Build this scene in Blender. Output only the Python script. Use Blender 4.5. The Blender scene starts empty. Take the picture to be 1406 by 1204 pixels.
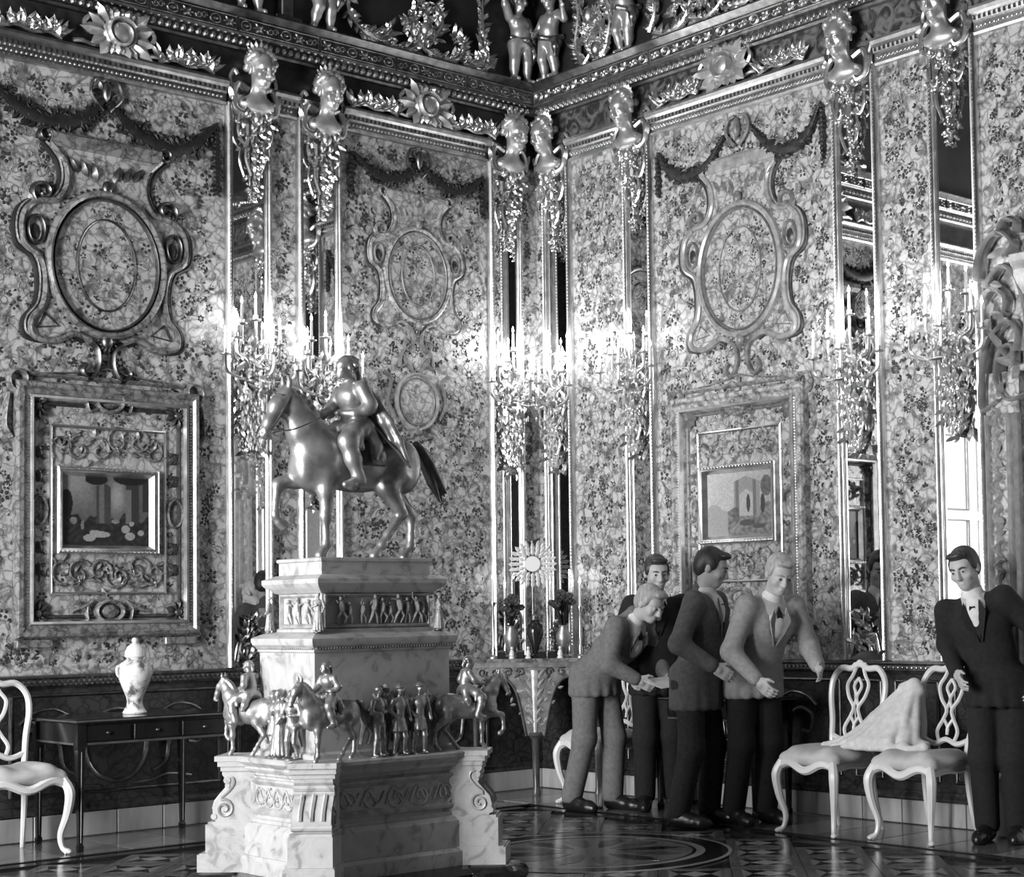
import bpy, math, random
import numpy as np
from mathutils import Vector, Matrix, Euler

random.seed(11)
rng = np.random.default_rng(5)
S = bpy.context.scene
COL = S.collection
PI = math.pi

# ------------------------------------------------------------------ camera
# The corner of the room is the origin, the left wall is the plane y=0 (x<0),
# the right wall is the plane x=0 (y<0); metres, z up.
cam = bpy.data.cameras.new('camera')
cam.sensor_fit = 'HORIZONTAL'
cam.sensor_width = 36.0
F_PX = 2329.39
cam.lens = F_PX / 1406 * 36
cam.shift_x = -(855.16 - 703) / 1406
cam.shift_y = (720.64 - 602) / 1406
cam.clip_start = 0.05
cam.clip_end = 60
co = bpy.data.objects.new('camera', cam)
COL.objects.link(co)
yaw, pitch, roll = 0.7526, 0.0515, -0.0154
fv = Vector((math.cos(pitch) * math.sin(yaw), math.cos(pitch) * math.cos(yaw), math.sin(pitch)))
rv = Vector((math.cos(yaw), -math.sin(yaw), 0))
uv_ = rv.cross(fv)
r2 = rv * math.cos(roll) + uv_ * math.sin(roll)
u2 = -rv * math.sin(roll) + uv_ * math.cos(roll)
M = Matrix((r2, u2, -fv)).transposed().to_4x4()
M.translation = Vector((-8.1575, -9.6113, 1.2757))
co.matrix_world = M
S.camera = co

# ------------------------------------------------------------------ light and exposure
S.view_settings.view_transform = 'Standard'
S.view_settings.look = 'None'
S.view_settings.gamma = 1
S.view_settings.use_curve_mapping = False
S.view_settings.exposure = 0.5

world = bpy.data.worlds.new('daylight')
S.world = world
world.use_nodes = True
world.node_tree.nodes['Background'].inputs[0].default_value = (0.8, 0.8, 0.8, 1)
world.node_tree.nodes['Background'].inputs[1].default_value = 1.0

ROOM = 10.4          # the room is a square
WINDOWS = [(-1.4, 1.4), (-4.0, 1.4), (-6.6, 1.4)]     # centres (y) and widths on the window wall x=-ROOM
WIN_Z0, WIN_Z1 = 0.55, 4.3
WIN_POWER = (200, 520, 0)
for (wy, ww), pw in zip(WINDOWS, WIN_POWER):
    if pw == 0:          # this window is shuttered
        continue
    la = bpy.data.lights.new('window_daylight', 'AREA')
    la.shape = 'RECTANGLE'
    la.size = ww
    la.size_y = WIN_Z1 - WIN_Z0
    la.energy = pw
    la.color = (1, 1, 1)
    lo = bpy.data.objects.new('window_daylight', la)
    COL.objects.link(lo)
    lo.location = (-ROOM + 0.06, wy, (WIN_Z0 + WIN_Z1) / 2)
    lo.rotation_euler = (PI / 2, 0, -PI / 2)       # faces +x
CANDLE_W = 4.0       # light of one wall candelabrum

# ------------------------------------------------------------------ materials
def new_mat(name):
    m = bpy.data.materials.new(name)
    m.use_nodes = True
    nt = m.node_tree
    return m, nt, nt.nodes['Principled BSDF']

def grey(v):
    return (v, v, v, 1)

def plain(name, v, rough=.5, metal=0., spec=.5, coat=0.):
    m, nt, b = new_mat(name)
    b.inputs['Base Color'].default_value = grey(v)
    b.inputs['Roughness'].default_value = rough
    b.inputs['Metallic'].default_value = metal
    b.inputs['Specular IOR Level'].default_value = spec
    b.inputs['Coat Weight'].default_value = coat
    return m

def ramp(nt, stops):
    r = nt.nodes.new('ShaderNodeValToRGB')
    el = r.color_ramp.elements
    while len(el) < len(stops):
        el.new(0.5)
    for e, (p, c) in zip(el, stops):
        e.position = p
        e.color = grey(c)
    return r

def noisy(name, stops, scale=8, detail=6, rough=.5, metal=0., bump=0., distort=0., rough_n=.55, stretch=None, coords='Object'):
    """grain: noise through a grey ramp"""
    m, nt, b = new_mat(name)
    tc = nt.nodes.new('ShaderNodeTexCoord')
    mp = nt.nodes.new('ShaderNodeMapping')
    if stretch:
        mp.inputs['Scale'].default_value = stretch
    n = nt.nodes.new('ShaderNodeTexNoise')
    n.inputs['Scale'].default_value = scale
    n.inputs['Detail'].default_value = detail
    n.inputs['Roughness'].default_value = rough_n
    n.inputs['Distortion'].default_value = distort
    nt.links.new(tc.outputs[coords], mp.inputs[0])
    nt.links.new(mp.outputs[0], n.inputs['Vector'])
    r = ramp(nt, stops)
    nt.links.new(n.outputs[0], r.inputs[0])
    nt.links.new(r.outputs[0], b.inputs['Base Color'])
    b.inputs['Roughness'].default_value = rough
    b.inputs['Metallic'].default_value = metal
    if bump:
        bp = nt.nodes.new('ShaderNodeBump')
        bp.inputs['Strength'].default_value = bump
        bp.inputs['Distance'].default_value = .01
        nt.links.new(n.outputs[0], bp.inputs['Height'])
        nt.links.new(bp.outputs[0], b.inputs['Normal'])
    return m

def amber(name, lo, mid, hi, rough=.3, spot=.35):
    """mosaic of polished amber: irregular small pieces of differing tone"""
    m, nt, b = new_mat(name)
    tc = nt.nodes.new('ShaderNodeTexCoord')
    v = nt.nodes.new('ShaderNodeTexVoronoi')
    v.inputs['Scale'].default_value = 16
    n0 = nt.nodes.new('ShaderNodeTexNoise')
    n0.inputs['Scale'].default_value = 9
    n0.inputs['Detail'].default_value = 5
    mixv = nt.nodes.new('ShaderNodeMix')
    mixv.data_type = 'VECTOR'
    mixv.inputs[0].default_value = .12
    nt.links.new(tc.outputs['Object'], n0.inputs['Vector'])
    nt.links.new(tc.outputs['Object'], mixv.inputs[4])
    nt.links.new(n0.outputs['Color'], mixv.inputs[5])
    nt.links.new(mixv.outputs[1], v.inputs['Vector'])
    sep = nt.nodes.new('ShaderNodeSeparateColor')
    nt.links.new(v.outputs['Color'], sep.inputs[0])
    r1 = ramp(nt, [(0, mid * .86), (.5, mid), (1, mid * 1.16)])
    nt.links.new(sep.outputs[0], r1.inputs[0])
    n1 = nt.nodes.new('ShaderNodeTexNoise')
    n1.inputs['Scale'].default_value = 13
    n1.inputs['Detail'].default_value = 7
    n1.inputs['Roughness'].default_value = .62
    n1.inputs['Distortion'].default_value = .9
    nt.links.new(tc.outputs['Object'], n1.inputs['Vector'])
    r2_ = ramp(nt, [(spot, lo), (spot + .12, mid), (.62, mid), (.76, hi)])
    nt.links.new(n1.outputs[0], r2_.inputs[0])
    mx = nt.nodes.new('ShaderNodeMix')
    mx.data_type = 'RGBA'
    mx.inputs[0].default_value = .68
    nt.links.new(r1.outputs[0], mx.inputs[6])
    nt.links.new(r2_.outputs[0], mx.inputs[7])
    ve = nt.nodes.new('ShaderNodeTexVoronoi')
    ve.feature = 'DISTANCE_TO_EDGE'
    ve.inputs['Scale'].default_value = 16
    nt.links.new(mixv.outputs[1], ve.inputs['Vector'])
    rj = ramp(nt, [(.0, .30), (.06, .62), (.14, 1.)])
    nt.links.new(ve.outputs['Distance'], rj.inputs[0])
    mj = nt.nodes.new('ShaderNodeMix')
    mj.data_type = 'RGBA'
    mj.blend_type = 'MULTIPLY'
    mj.inputs[0].default_value = .8
    nt.links.new(mx.outputs[2], mj.inputs[6])
    nt.links.new(rj.outputs[0], mj.inputs[7])
    nt.links.new(mj.outputs[2], b.inputs['Base Color'])
    b.inputs['Roughness'].default_value = rough
    bp = nt.nodes.new('ShaderNodeBump')
    bp.inputs['Strength'].default_value = .25
    bp.inputs['Distance'].default_value = .006
    nt.links.new(n1.outputs[0], bp.inputs['Height'])
    nt.links.new(bp.outputs[0], b.inputs['Normal'])
    return m

def emitter(name, strength):
    m, nt, b = new_mat(name)
    b.inputs['Base Color'].default_value = grey(.9)
    b.inputs['Emission Color'].default_value = grey(1)
    b.inputs['Emission Strength'].default_value = strength
    return m

AMBER = amber('amber_mosaic', .03, .54, .76, spot=.40)
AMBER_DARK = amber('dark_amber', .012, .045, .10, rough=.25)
AMBER_PLAQUE = amber('amber_plaque', .045, .52, .72, spot=.39)
AMBER_MID = amber('brown_amber_moulding', .05, .24, .42, rough=.2, spot=.38)
CARVED = noisy('gilt_carved_wood', [(.3, .10), (.7, .27)], 18, rough=.32, metal=.4)
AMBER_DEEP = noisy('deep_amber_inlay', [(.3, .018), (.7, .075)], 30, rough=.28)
AMBER_VINE = noisy('carved_amber_vine', [(.3, .13), (.7, .30)], 25, rough=.3)
AMBER_PALE = noisy('pale_amber_moulding', [(.3, .20), (.7, .46)], 18, rough=.2)
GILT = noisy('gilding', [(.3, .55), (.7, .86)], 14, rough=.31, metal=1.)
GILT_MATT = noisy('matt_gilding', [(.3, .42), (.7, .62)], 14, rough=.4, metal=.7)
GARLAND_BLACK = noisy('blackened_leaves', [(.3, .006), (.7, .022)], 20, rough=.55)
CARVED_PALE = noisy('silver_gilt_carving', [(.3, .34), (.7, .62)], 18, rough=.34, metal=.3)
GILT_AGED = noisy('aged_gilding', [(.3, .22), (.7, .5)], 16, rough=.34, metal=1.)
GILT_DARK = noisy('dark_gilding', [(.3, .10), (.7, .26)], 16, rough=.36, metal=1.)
MIRROR = plain('mirror_glass', .72, .015, 1.)
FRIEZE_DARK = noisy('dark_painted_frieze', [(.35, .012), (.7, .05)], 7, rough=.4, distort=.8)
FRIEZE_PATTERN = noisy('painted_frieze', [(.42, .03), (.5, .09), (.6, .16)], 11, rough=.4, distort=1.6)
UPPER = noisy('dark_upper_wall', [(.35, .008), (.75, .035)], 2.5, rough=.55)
MARBLE = noisy('pale_marble', [(.36, .26), (.46, .40), (.7, .47)], 9, detail=9, rough=.32, distort=1.6)
MARBLE_RELIEF = noisy('carved_marble', [(.35, .22), (.6, .40)], 16, rough=.38)
BRONZE = noisy('silvered_bronze', [(.3, .24), (.5, .36), (.7, .46)], 13, rough=.40, metal=.7, bump=.25)
BRONZE_DARK = noisy('dark_bronze', [(.3, .10), (.7, .2)], 10, rough=.36, metal=.6)
EBONY = noisy('ebonised_wood', [(.3, .008), (.7, .022)], 10, rough=.14, stretch=(1, 1, .15))
EBONY_EDGE = noisy('brown_wood_edge', [(.3, .05), (.7, .11)], 10, rough=.22)
WHITE_PAINT = noisy('white_lacquer', [(.3, .66), (.7, .80)], 6, rough=.3)
UPHOLSTERY = noisy('pale_upholstery', [(.3, .42), (.7, .60)], 9, rough=.85, bump=.2)
PORCELAIN = plain('white_porcelain', .82, .12)
PORCELAIN_DECOR = noisy('decorated_porcelain', [(.38, .12), (.44, .6), (.5, .84)], 9, rough=.12, distort=.6)
STONE = noisy('pale_skirting_stone', [(.3, .34), (.7, .50)], 5, rough=.35, stretch=(3, 3, .6))
CRYSTAL = plain('cut_crystal', .86, .08, .55)
WAX = plain('candle_wax', .82, .5)
FLAME = emitter('candle_flame', 38)
SKIN = noisy('skin', [(.3, .38), (.7, .48)], 7, rough=.55)
HAIR_DARK = noisy('dark_hair', [(.3, .015), (.7, .05)], 60, rough=.5, stretch=(1, 1, .2))
HAIR_PALE = noisy('grey_hair', [(.3, .22), (.7, .42)], 60, rough=.5, stretch=(1, 1, .2))
CLOTH_GREY = noisy('grey_suiting', [(.3, .12), (.7, .18)], 40, rough=.9)
CLOTH_MID = noisy('mid_grey_wool', [(.3, .075), (.7, .12)], 40, rough=.9)
CLOTH_DARK = noisy('charcoal_wool', [(.3, .016), (.7, .032)], 40, rough=.9)
CLOTH_BLACK = noisy('black_wool', [(.3, .006), (.7, .014)], 40, rough=.9)
CLOTH_PALE = noisy('pale_linen', [(.3, .58), (.7, .74)], 30, rough=.9)
LEATHER = plain('black_leather', .012, .3)
PAPER = plain('white_paper', .85, .7)
DOOR_WHITE = plain('white_door_paint', .75, .35)

def parquet_mat(name, lo, hi):
    m, nt, b = new_mat(name)
    tc = nt.nodes.new('ShaderNodeTexCoord')
    oi = nt.nodes.new('ShaderNodeObjectInfo')
    mp = nt.nodes.new('ShaderNodeMapping')
    mp.inputs['Scale'].default_value = (1, 9, 1)
    n = nt.nodes.new('ShaderNodeTexNoise')
    n.noise_dimensions = '4D'
    n.inputs['Scale'].default_value = 5
    n.inputs['Detail'].default_value = 6
    nt.links.new(tc.outputs['Object'], mp.inputs[0])
    nt.links.new(mp.outputs[0], n.inputs['Vector'])
    mu = nt.nodes.new('ShaderNodeMath')
    mu.operation = 'MULTIPLY'
    mu.inputs[1].default_value = 30
    nt.links.new(oi.outputs['Random'], mu.inputs[0])
    nt.links.new(mu.outputs[0], n.inputs['W'])
    r = ramp(nt, [(.3, lo), (.7, hi)])
    nt.links.new(n.outputs[0], r.inputs[0])
    nt.links.new(r.outputs[0], b.inputs['Base Color'])
    b.inputs['Roughness'].default_value = .16
    b.inputs['Specular IOR Level'].default_value = .6
    return m

PARQ_A = parquet_mat('parquet_walnut', .07, .15)
PARQ_B = parquet_mat('parquet_oak', .15, .26)
PARQ_DARK = parquet_mat('parquet_bog_oak', .008, .022)
PARQ_PALE = parquet_mat('parquet_maple', .26, .36)

# ------------------------------------------------------------------ mesh helpers
def link_mesh(name, v, f, mat, parent=None, smooth=True, angle=.7, loc=None):
    me = bpy.data.meshes.new(name)
    me.from_pydata(v, [], f)
    me.update()
    if smooth:
        me.polygons.foreach_set('use_smooth', np.ones(len(me.polygons), dtype=bool))
        if angle:
            me.set_sharp_from_angle(angle=angle)
    if mat:
        me.materials.append(mat)
    o = bpy.data.objects.new(name, me)
    COL.objects.link(o)
    if parent is not None:
        o.parent = parent
    if loc is not None:
        o.location = loc
    return o

class MB:
    """collects simple shapes into ONE mesh. With wall=True points are (u right, v up, d out of the wall)."""
    def __init__(s, wall=False):
        s.v, s.f, s.wall = [], [], wall

    def add(s, vs, fs):
        b = len(s.v)
        if s.wall:
            s.v += [(p[0], -p[2], p[1]) for p in vs]
        else:
            s.v += [tuple(p) for p in vs]
        s.f += [tuple(b + i for i in f) for f in fs]

    def box(s, c, size, rz=0., ch=0.):
        x, y, z = size[0] / 2, size[1] / 2, size[2] / 2
        ch = min(ch, x * .9, y * .9, z * .9)
        vs = []
        if ch <= 0:
            for sz in (-1, 1):
                for sx, sy in ((-1, -1), (1, -1), (1, 1), (-1, 1)):
                    vs.append((sx * x, sy * y, sz * z))
            fs = [(0, 3, 2, 1), (4, 5, 6, 7), (0, 1, 5, 4), (1, 2, 6, 5), (2, 3, 7, 6), (3, 0, 4, 7)]
        else:                                           # chamfered: rings of eight
            for zz, e in ((-z, ch), (-z + ch, 0), (z - ch, 0), (z, ch)):
                X, Y = x - e, y - e
                c2 = ch * .8
                vs += [(-X + c2, -Y, zz), (X - c2, -Y, zz), (X, -Y + c2, zz), (X, Y - c2, zz), (X - c2, Y, zz), (-X + c2, Y, zz), (-X, Y - c2, zz), (-X, -Y + c2, zz)]
            fs = [tuple(range(7, -1, -1)), tuple(range(24, 32))]
            for r in range(3):
                for k in range(8):
                    fs.append((r * 8 + k, r * 8 + (k + 1) % 8, r * 8 + 8 + (k + 1) % 8, r * 8 + 8 + k))
        if rz:
            cs, sn = math.cos(rz), math.sin(rz)
            vs = [(a * cs - b * sn, a * sn + b * cs, d) for a, b, d in vs]
        s.add([(a + c[0], b + c[1], d + c[2]) for a, b, d in vs], fs if not s.wall else [f[::-1] for f in fs])

    def tube(s, pts, r, n=6, closed=False, squash=1., cap=True):
        pts = [Vector(p) for p in pts]
        m = len(pts)
        rs = r if hasattr(r, '__len__') else [r] * m
        vs, fs = [], []
        t0 = (pts[1] - pts[0]).normalized()
        up = Vector((0, 0, 1)) if abs(t0.z) < .9 else Vector((1, 0, 0))
        nrm = (up - t0 * up.dot(t0)).normalized()
        for i in range(m):
            a = pts[i - 1] if (i > 0 or closed) else pts[i]
            b = pts[(i + 1) % m] if (i < m - 1 or closed) else pts[i]
            t = (b - a)
            t = t.normalized() if t.length > 1e-9 else t0
            nrm = (nrm - t * nrm.dot(t))
            nrm = nrm.normalized() if nrm.length > 1e-6 else t.orthogonal().normalized()
            bi = t.cross(nrm)
            for k in range(n):
                an = 2 * PI * k / n
                vs.append(pts[i] + nrm * (math.cos(an) * rs[i] * squash) + bi * (math.sin(an) * rs[i]))
        for i in range(m if closed else m - 1):
            j = (i + 1) % m
            for k in range(n):
                l = (k + 1) % n
                fs.append((i * n + k, i * n + l, j * n + l, j * n + k))
        if cap and not closed:
            fs.append(tuple(range(n - 1, -1, -1)))
            fs.append(tuple((m - 1) * n + k for k in range(n)))
        s.add(vs, fs)

    def lathe(s, prof, n=16, c=(0, 0, 0), wave=0., lobes=0):
        vs, fs = [], []
        for (r, z) in prof:
            for k in range(n):
                an = 2 * PI * k / n
                rr = r * (1 + (wave * math.cos(lobes * an) if lobes else 0))
                vs.append((c[0] + rr * math.cos(an), c[1] + rr * math.sin(an), c[2] + z))
        m = len(prof)
        for i in range(m - 1):
            for k in range(n):
                l = (k + 1) % n
                fs.append((i * n + k, i * n + l, i * n + n + l, i * n + n + k))
        fs.append(tuple(range(n - 1, -1, -1)))
        fs.append(tuple((m - 1) * n + k for k in range(n)))
        s.add(vs, fs)

    def ball(s, c, r, n=8, m=6):
        r = r if hasattr(r, '__len__') else (r, r, r)
        vs, fs = [(c[0], c[1], c[2] - r[2])], []
        for i in range(1, m):
            th = -PI / 2 + PI * i / m
            for k in range(n):
                an = 2 * PI * k / n
                vs.append((c[0] + r[0] * math.cos(th) * math.cos(an), c[1] + r[1] * math.cos(th) * math.sin(an), c[2] + r[2] * math.sin(th)))
        vs.append((c[0], c[1], c[2] + r[2]))
        for k in range(n):
            fs.append((0, 1 + (k + 1) % n, 1 + k))
        for i in range(m - 2):
            for k in range(n):
                l = (k + 1) % n
                fs.append((1 + i * n + k, 1 + i * n + l, 1 + i * n + n + l, 1 + i * n + n + k))
        b = 1 + (m - 2) * n
        for k in range(n):
            fs.append((b + k, b + (k + 1) % n, b + n))
        s.add(vs, fs if not s.wall else [f[::-1] for f in fs])

    def prism(s, poly, d0, d1):
        """polygon in the first two coordinates, from d0 to d1 in the third"""
        n = len(poly)
        vs = [(p[0], p[1], d0) for p in poly] + [(p[0], p[1], d1) for p in poly]
        fs = [tuple(range(n - 1, -1, -1)), tuple(range(n, 2 * n))] + [(k, (k + 1) % n, n + (k + 1) % n, n + k) for k in range(n)]
        s.add(vs, fs)

    def molding(s, prof, a, b):
        """profile [(d, v)...] extruded along u from a to b (wall frame)"""
        n = len(prof)
        vs = [(a, v, d) for d, v in prof] + [(b, v, d) for d, v in prof]
        fs = [(k, (k + 1) % n, n + (k + 1) % n, n + k) for k in range(n)] + [tuple(range(n - 1, -1, -1)), tuple(range(n, 2 * n))]
        s.add(vs, fs)

    def relief(s, pts, w, h, closed=False, d0=0.):
        """a raised band (five points across) along a curve drawn on the wall: pts (u,v), width w, height h"""
        m = len(pts)
        ws = w if hasattr(w, '__len__') else [w] * m
        vs, fs = [], []
        cross = [(-.5, 0), (-.34, .75), (0, 1), (.34, .75), (.5, 0)]
        for i in range(m):
            a = pts[i - 1] if (i > 0 or closed) else pts[i]
            b = pts[(i + 1) % m] if (i < m - 1 or closed) else pts[i]
            tx, ty = b[0] - a[0], b[1] - a[1]
            L = math.hypot(tx, ty) or 1
            nx, ny = -ty / L, tx / L
            hh = h * min(1, .35 + .65 * ws[i] / (max(ws) + 1e-9))
            for o, e in cross:
                vs.append((pts[i][0] + nx * o * ws[i], pts[i][1] + ny * o * ws[i], d0 + e * hh))
        for i in range(m if closed else m - 1):
            j = (i + 1) % m
            for k in range(4):
                fs.append((i * 5 + k, i * 5 + k + 1, j * 5 + k + 1, j * 5 + k))
        if not closed:
            fs += [(0, 1, 2, 3, 4), tuple((m - 1) * 5 + k for k in (4, 3, 2, 1, 0))]
        s.add(vs, fs)

    def leaf(s, c, ang, L, w, h, d0=0., curl=.0):
        """a folded leaf in relief: ridge raised, tip free of the wall by curl"""
        ca, sa = math.cos(ang), math.sin(ang)
        P = [(0, 0, 0), (.3 * L, w * .5, .2 * h), (.65 * L, w * .42, .3 * h + curl * .5), (L, 0, .25 * h + curl), (.65 * L, -w * .42, .3 * h + curl * .5), (.3 * L, -w * .5, .2 * h), (.35 * L, 0, h), (.7 * L, 0, h + curl * .6)]
        vs = [(c[0] + a * ca - b * sa, c[1] + a * sa + b * ca, d0 + e) for a, b, e in P]
        fs = [(0, 6, 1), (1, 6, 7, 2), (2, 7, 3), (0, 5, 6), (5, 4, 7, 6), (4, 3, 7)]
        s.add(vs, fs)

    def build(s, name, mat, parent=None, smooth=True, angle=.7, loc=None):
        return link_mesh(name, s.v, s.f, mat, parent, smooth, angle, loc)

def spline(pts, n=6, closed=False):
    """Catmull-Rom through points of any dimension"""
    P = [np.array(p, float) for p in pts]
    m = len(P)
    out = []
    rngs = range(m if closed else m - 1)
    for i in rngs:
        p1, p2 = P[i], P[(i + 1) % m]
        p0 = P[i - 1] if (i > 0 or closed) else 2 * p1 - p2
        p3 = P[(i + 2) % m] if (i + 2 < m or closed) else 2 * p2 - p1
        for k in range(n):
            t = k / n
            out.append(tuple(.5 * ((2 * p1) + (-p0 + p2) * t + (2 * p0 - 5 * p1 + 4 * p2 - p3) * t * t + (-p0 + 3 * p1 - 3 * p2 + p3) * t ** 3)))
    if not closed:
        out.append(tuple(P[-1]))
    return out

def oval(cu, cv, a, b, n=40):
    return [(cu + a * math.cos(2 * PI * k / n), cv + b * math.sin(2 * PI * k / n)) for k in range(n)]

def spiral(c, r0, r1, a0, turns, n=18):
    """(u,v) points of a volute"""
    return [(c[0] + (r0 + (r1 - r0) * k / n) * math.cos(a0 + turns * 2 * PI * k / n), c[1] + (r0 + (r1 - r0) * k / n) * math.sin(a0 + turns * 2 * PI * k / n)) for k in range(n + 1)]

def mir(pts):
    return [(-p[0],) + tuple(p[1:]) for p in pts]

def tag(o, label, cat, group=None):
    o['label'] = label
    o['category'] = cat
    if group:
        o['group'] = group
    return o

def thing(name, label, cat, loc=(0, 0, 0), rz=0., group=None):
    o = bpy.data.objects.new(name, None)
    o.empty_display_size = .1
    COL.objects.link(o)
    o.location = loc
    o.rotation_euler = (0, 0, rz)
    return tag(o, label, cat, group)

def structure(o):
    o['kind'] = 'structure'
    return o

def stuff(o):
    o['kind'] = 'stuff'
    return o

def copy_tree(o, parent=None):
    c = o.copy()
    COL.objects.link(c)
    if parent is not None:
        c.parent = parent
    for ch in o.children:
        copy_tree(ch, c)
    return c

def place(o, wall, u, v, d=0.):
    """put a wall ornament on the left (L) or right (R) wall"""
    if wall == 'L':
        o.location = (u, -d, v)
        o.rotation_euler = (0, 0, 0)
    else:
        o.location = (-d, -u, v)
        o.rotation_euler = (0, 0, -PI / 2)
    return o

# ------------------------------------------------------------------ sculpting: smooth union of tapered limbs on a grid, then a surface net
class Sculpt:
    def __init__(s, lo, hi, h):
        s.lo, s.h = np.array(lo, float), h
        s.n = np.ceil((np.array(hi, float) - s.lo) / h).astype(int) + 1
        s.D = np.full(s.n, 9., np.float32)

    def sub(s, lo, hi, mg):
        i0 = np.clip(np.floor((np.array(lo) - mg - s.lo) / s.h).astype(int), 0, s.n - 1)
        i1 = np.clip(np.ceil((np.array(hi) + mg - s.lo) / s.h).astype(int) + 1, 1, s.n)
        sl = tuple(slice(a, b) for a, b in zip(i0, i1))
        g = [(s.lo[k] + s.h * np.arange(i0[k], i1[k])).astype(np.float32) for k in range(3)]
        return sl, g[0][:, None, None], g[1][None, :, None], g[2][None, None, :]

    def put(s, sl, d, k, cut=False):
        A = s.D[sl]
        if cut:
            d = -d
            hh = np.clip(.5 - .5 * (A - d) / k, 0, 1)
            A[...] = A * (1 - hh) + d * hh + k * hh * (1 - hh)
        else:
            hh = np.clip(.5 + .5 * (A - d) / k, 0, 1)
            A[...] = A * (1 - hh) + d * hh - k * hh * (1 - hh)

    def cone(s, a, b, ra, rb=None, k=.03, cut=False):
        rb = ra if rb is None else rb
        a, b = np.array(a, float), np.array(b, float)
        mg = max(ra, rb) + k + 2 * s.h
        sl, X, Y, Z = s.sub(np.minimum(a, b), np.maximum(a, b), mg)
        ab = b - a
        L2 = float(ab @ ab) or 1e-9
        t = np.clip(((X - a[0]) * ab[0] + (Y - a[1]) * ab[1] + (Z - a[2]) * ab[2]) / L2, 0, 1)
        d = np.sqrt((X - a[0] - t * ab[0]) ** 2 + (Y - a[1] - t * ab[1]) ** 2 + (Z - a[2] - t * ab[2]) ** 2) - (ra + (rb - ra) * t)
        s.put(sl, d.astype(np.float32), k, cut)
        return s

    def chain(s, pts, rs, k=.03):
        for i in range(len(pts) - 1):
            s.cone(pts[i], pts[i + 1], rs[i], rs[i + 1], k)
        return s

    def ell(s, c, r, k=.03, rot=None, cut=False):
        c = np.array(c, float)
        r = np.array(r, float) if hasattr(r, '__len__') else np.full(3, r, float)
        R = max(r)
        ext = r if rot is None else np.full(3, R)
        sl, X, Y, Z = s.sub(c - ext, c + ext, k + 2 * s.h)
        x, y, z = X - c[0], Y - c[1], Z - c[2]
        if rot is not None:
            m = np.array(Euler(rot).to_matrix()).T
            x, y, z = m[0, 0] * x + m[0, 1] * y + m[0, 2] * z, m[1, 0] * x + m[1, 1] * y + m[1, 2] * z, m[2, 0] * x + m[2, 1] * y + m[2, 2] * z
        k0 = np.sqrt((x / r[0]) ** 2 + (y / r[1]) ** 2 + (z / r[2]) ** 2)
        k1 = np.sqrt((x / r[0] ** 2) ** 2 + (y / r[1] ** 2) ** 2 + (z / r[2] ** 2) ** 2) + 1e-6
        s.put(sl, (k0 * (k0 - 1) / k1).astype(np.float32), k, cut)
        return s

    def slab(s, axis, pos, keep):
        """cut everything beyond a plane: keep = -1 keeps the lower side"""
        g = s.lo[axis] + s.h * np.arange(s.n[axis])
        sh = [1, 1, 1]
        sh[axis] = -1
        d = ((g - pos) * (-keep)).reshape(sh).astype(np.float32)
        s.D = np.maximum(s.D, d)
        return s

    def mesh(s):
        D, n = s.D, s.n
        for ax in range(3):                       # close the surface at the grid's border
            for e in (0, -1):
                ix = [slice(None)] * 3
                ix[ax] = e
                D[tuple(ix)] = np.maximum(D[tuple(ix)], s.h * .5)
        I = D < 0
        offs = [(a, b, c) for a in (0, 1) for b in (0, 1) for c in (0, 1)]
        cnt = np.zeros(n - 1, np.int8)
        for a, b, c in offs:
            cnt += I[a:n[0] - 1 + a, b:n[1] - 1 + b, c:n[2] - 1 + c]
        act = np.argwhere((cnt > 0) & (cnt < 8))
        idx = np.full(n - 1, -1, np.int64)
        idx[act[:, 0], act[:, 1], act[:, 2]] = np.arange(len(act))
        val = {o: D[act[:, 0] + o[0], act[:, 1] + o[1], act[:, 2] + o[2]] for o in offs}
        P, W = np.zeros((len(act), 3)), np.zeros(len(act))
        for o in offs:
            for ax in range(3):
                if o[ax] == 0:
                    q = list(o)
                    q[ax] = 1
                    q = tuple(q)
                    m = (val[o] < 0) != (val[q] < 0)
                    t = val[o][m] / (val[o][m] - val[q][m])
                    p = np.tile(np.array(o, float), (m.sum(), 1))
                    p[:, ax] += t
                    P[m] += p
                    W[m] += 1
        V = s.lo + s.h * (act + P / W[:, None])
        faces = []
        for ax in range(3):
            b, c = (ax + 1) % 3, (ax + 2) % 3
            sa, sb = [slice(None)] * 3, [slice(None)] * 3
            sa[ax], sb[ax] = slice(0, -1), slice(1, None)
            e = I[tuple(sa)] != I[tuple(sb)]
            pts = np.argwhere(e)
            ok = (pts[:, b] > 0) & (pts[:, c] > 0) & (pts[:, b] < n[b] - 1) & (pts[:, c] < n[c] - 1)
            pts = pts[ok]
            ins = I[pts[:, 0], pts[:, 1], pts[:, 2]]
            q = []
            for db, dc in ((0, 0), (-1, 0), (-1, -1), (0, -1)):
                r = pts.copy()
                r[:, b] += db
                r[:, c] += dc
                q.append(idx[r[:, 0], r[:, 1], r[:, 2]])
            Q = np.stack(q, 1)
            Q[~ins] = Q[~ins][:, ::-1]
            faces.append(Q)
        Fc = np.concatenate(faces)
        return V, Fc

    def build(s, name, mat, parent=None, loc=None, scale=1.):
        V, Fc = s.mesh()
        me = bpy.data.meshes.new(name)
        me.vertices.add(len(V))
        me.vertices.foreach_set('co', (V * scale).astype(np.float32).ravel())
        me.loops.add(Fc.size)
        me.loops.foreach_set('vertex_index', Fc.astype(np.int32).ravel())
        me.polygons.add(len(Fc))
        me.polygons.foreach_set('loop_start', np.arange(0, Fc.size, 4, dtype=np.int32))
        me.update(calc_edges=True)
        me.polygons.foreach_set('use_smooth', np.ones(len(Fc), dtype=bool))
        me.materials.append(mat)
        o = bpy.data.objects.new(name, me)
        COL.objects.link(o)
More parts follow.
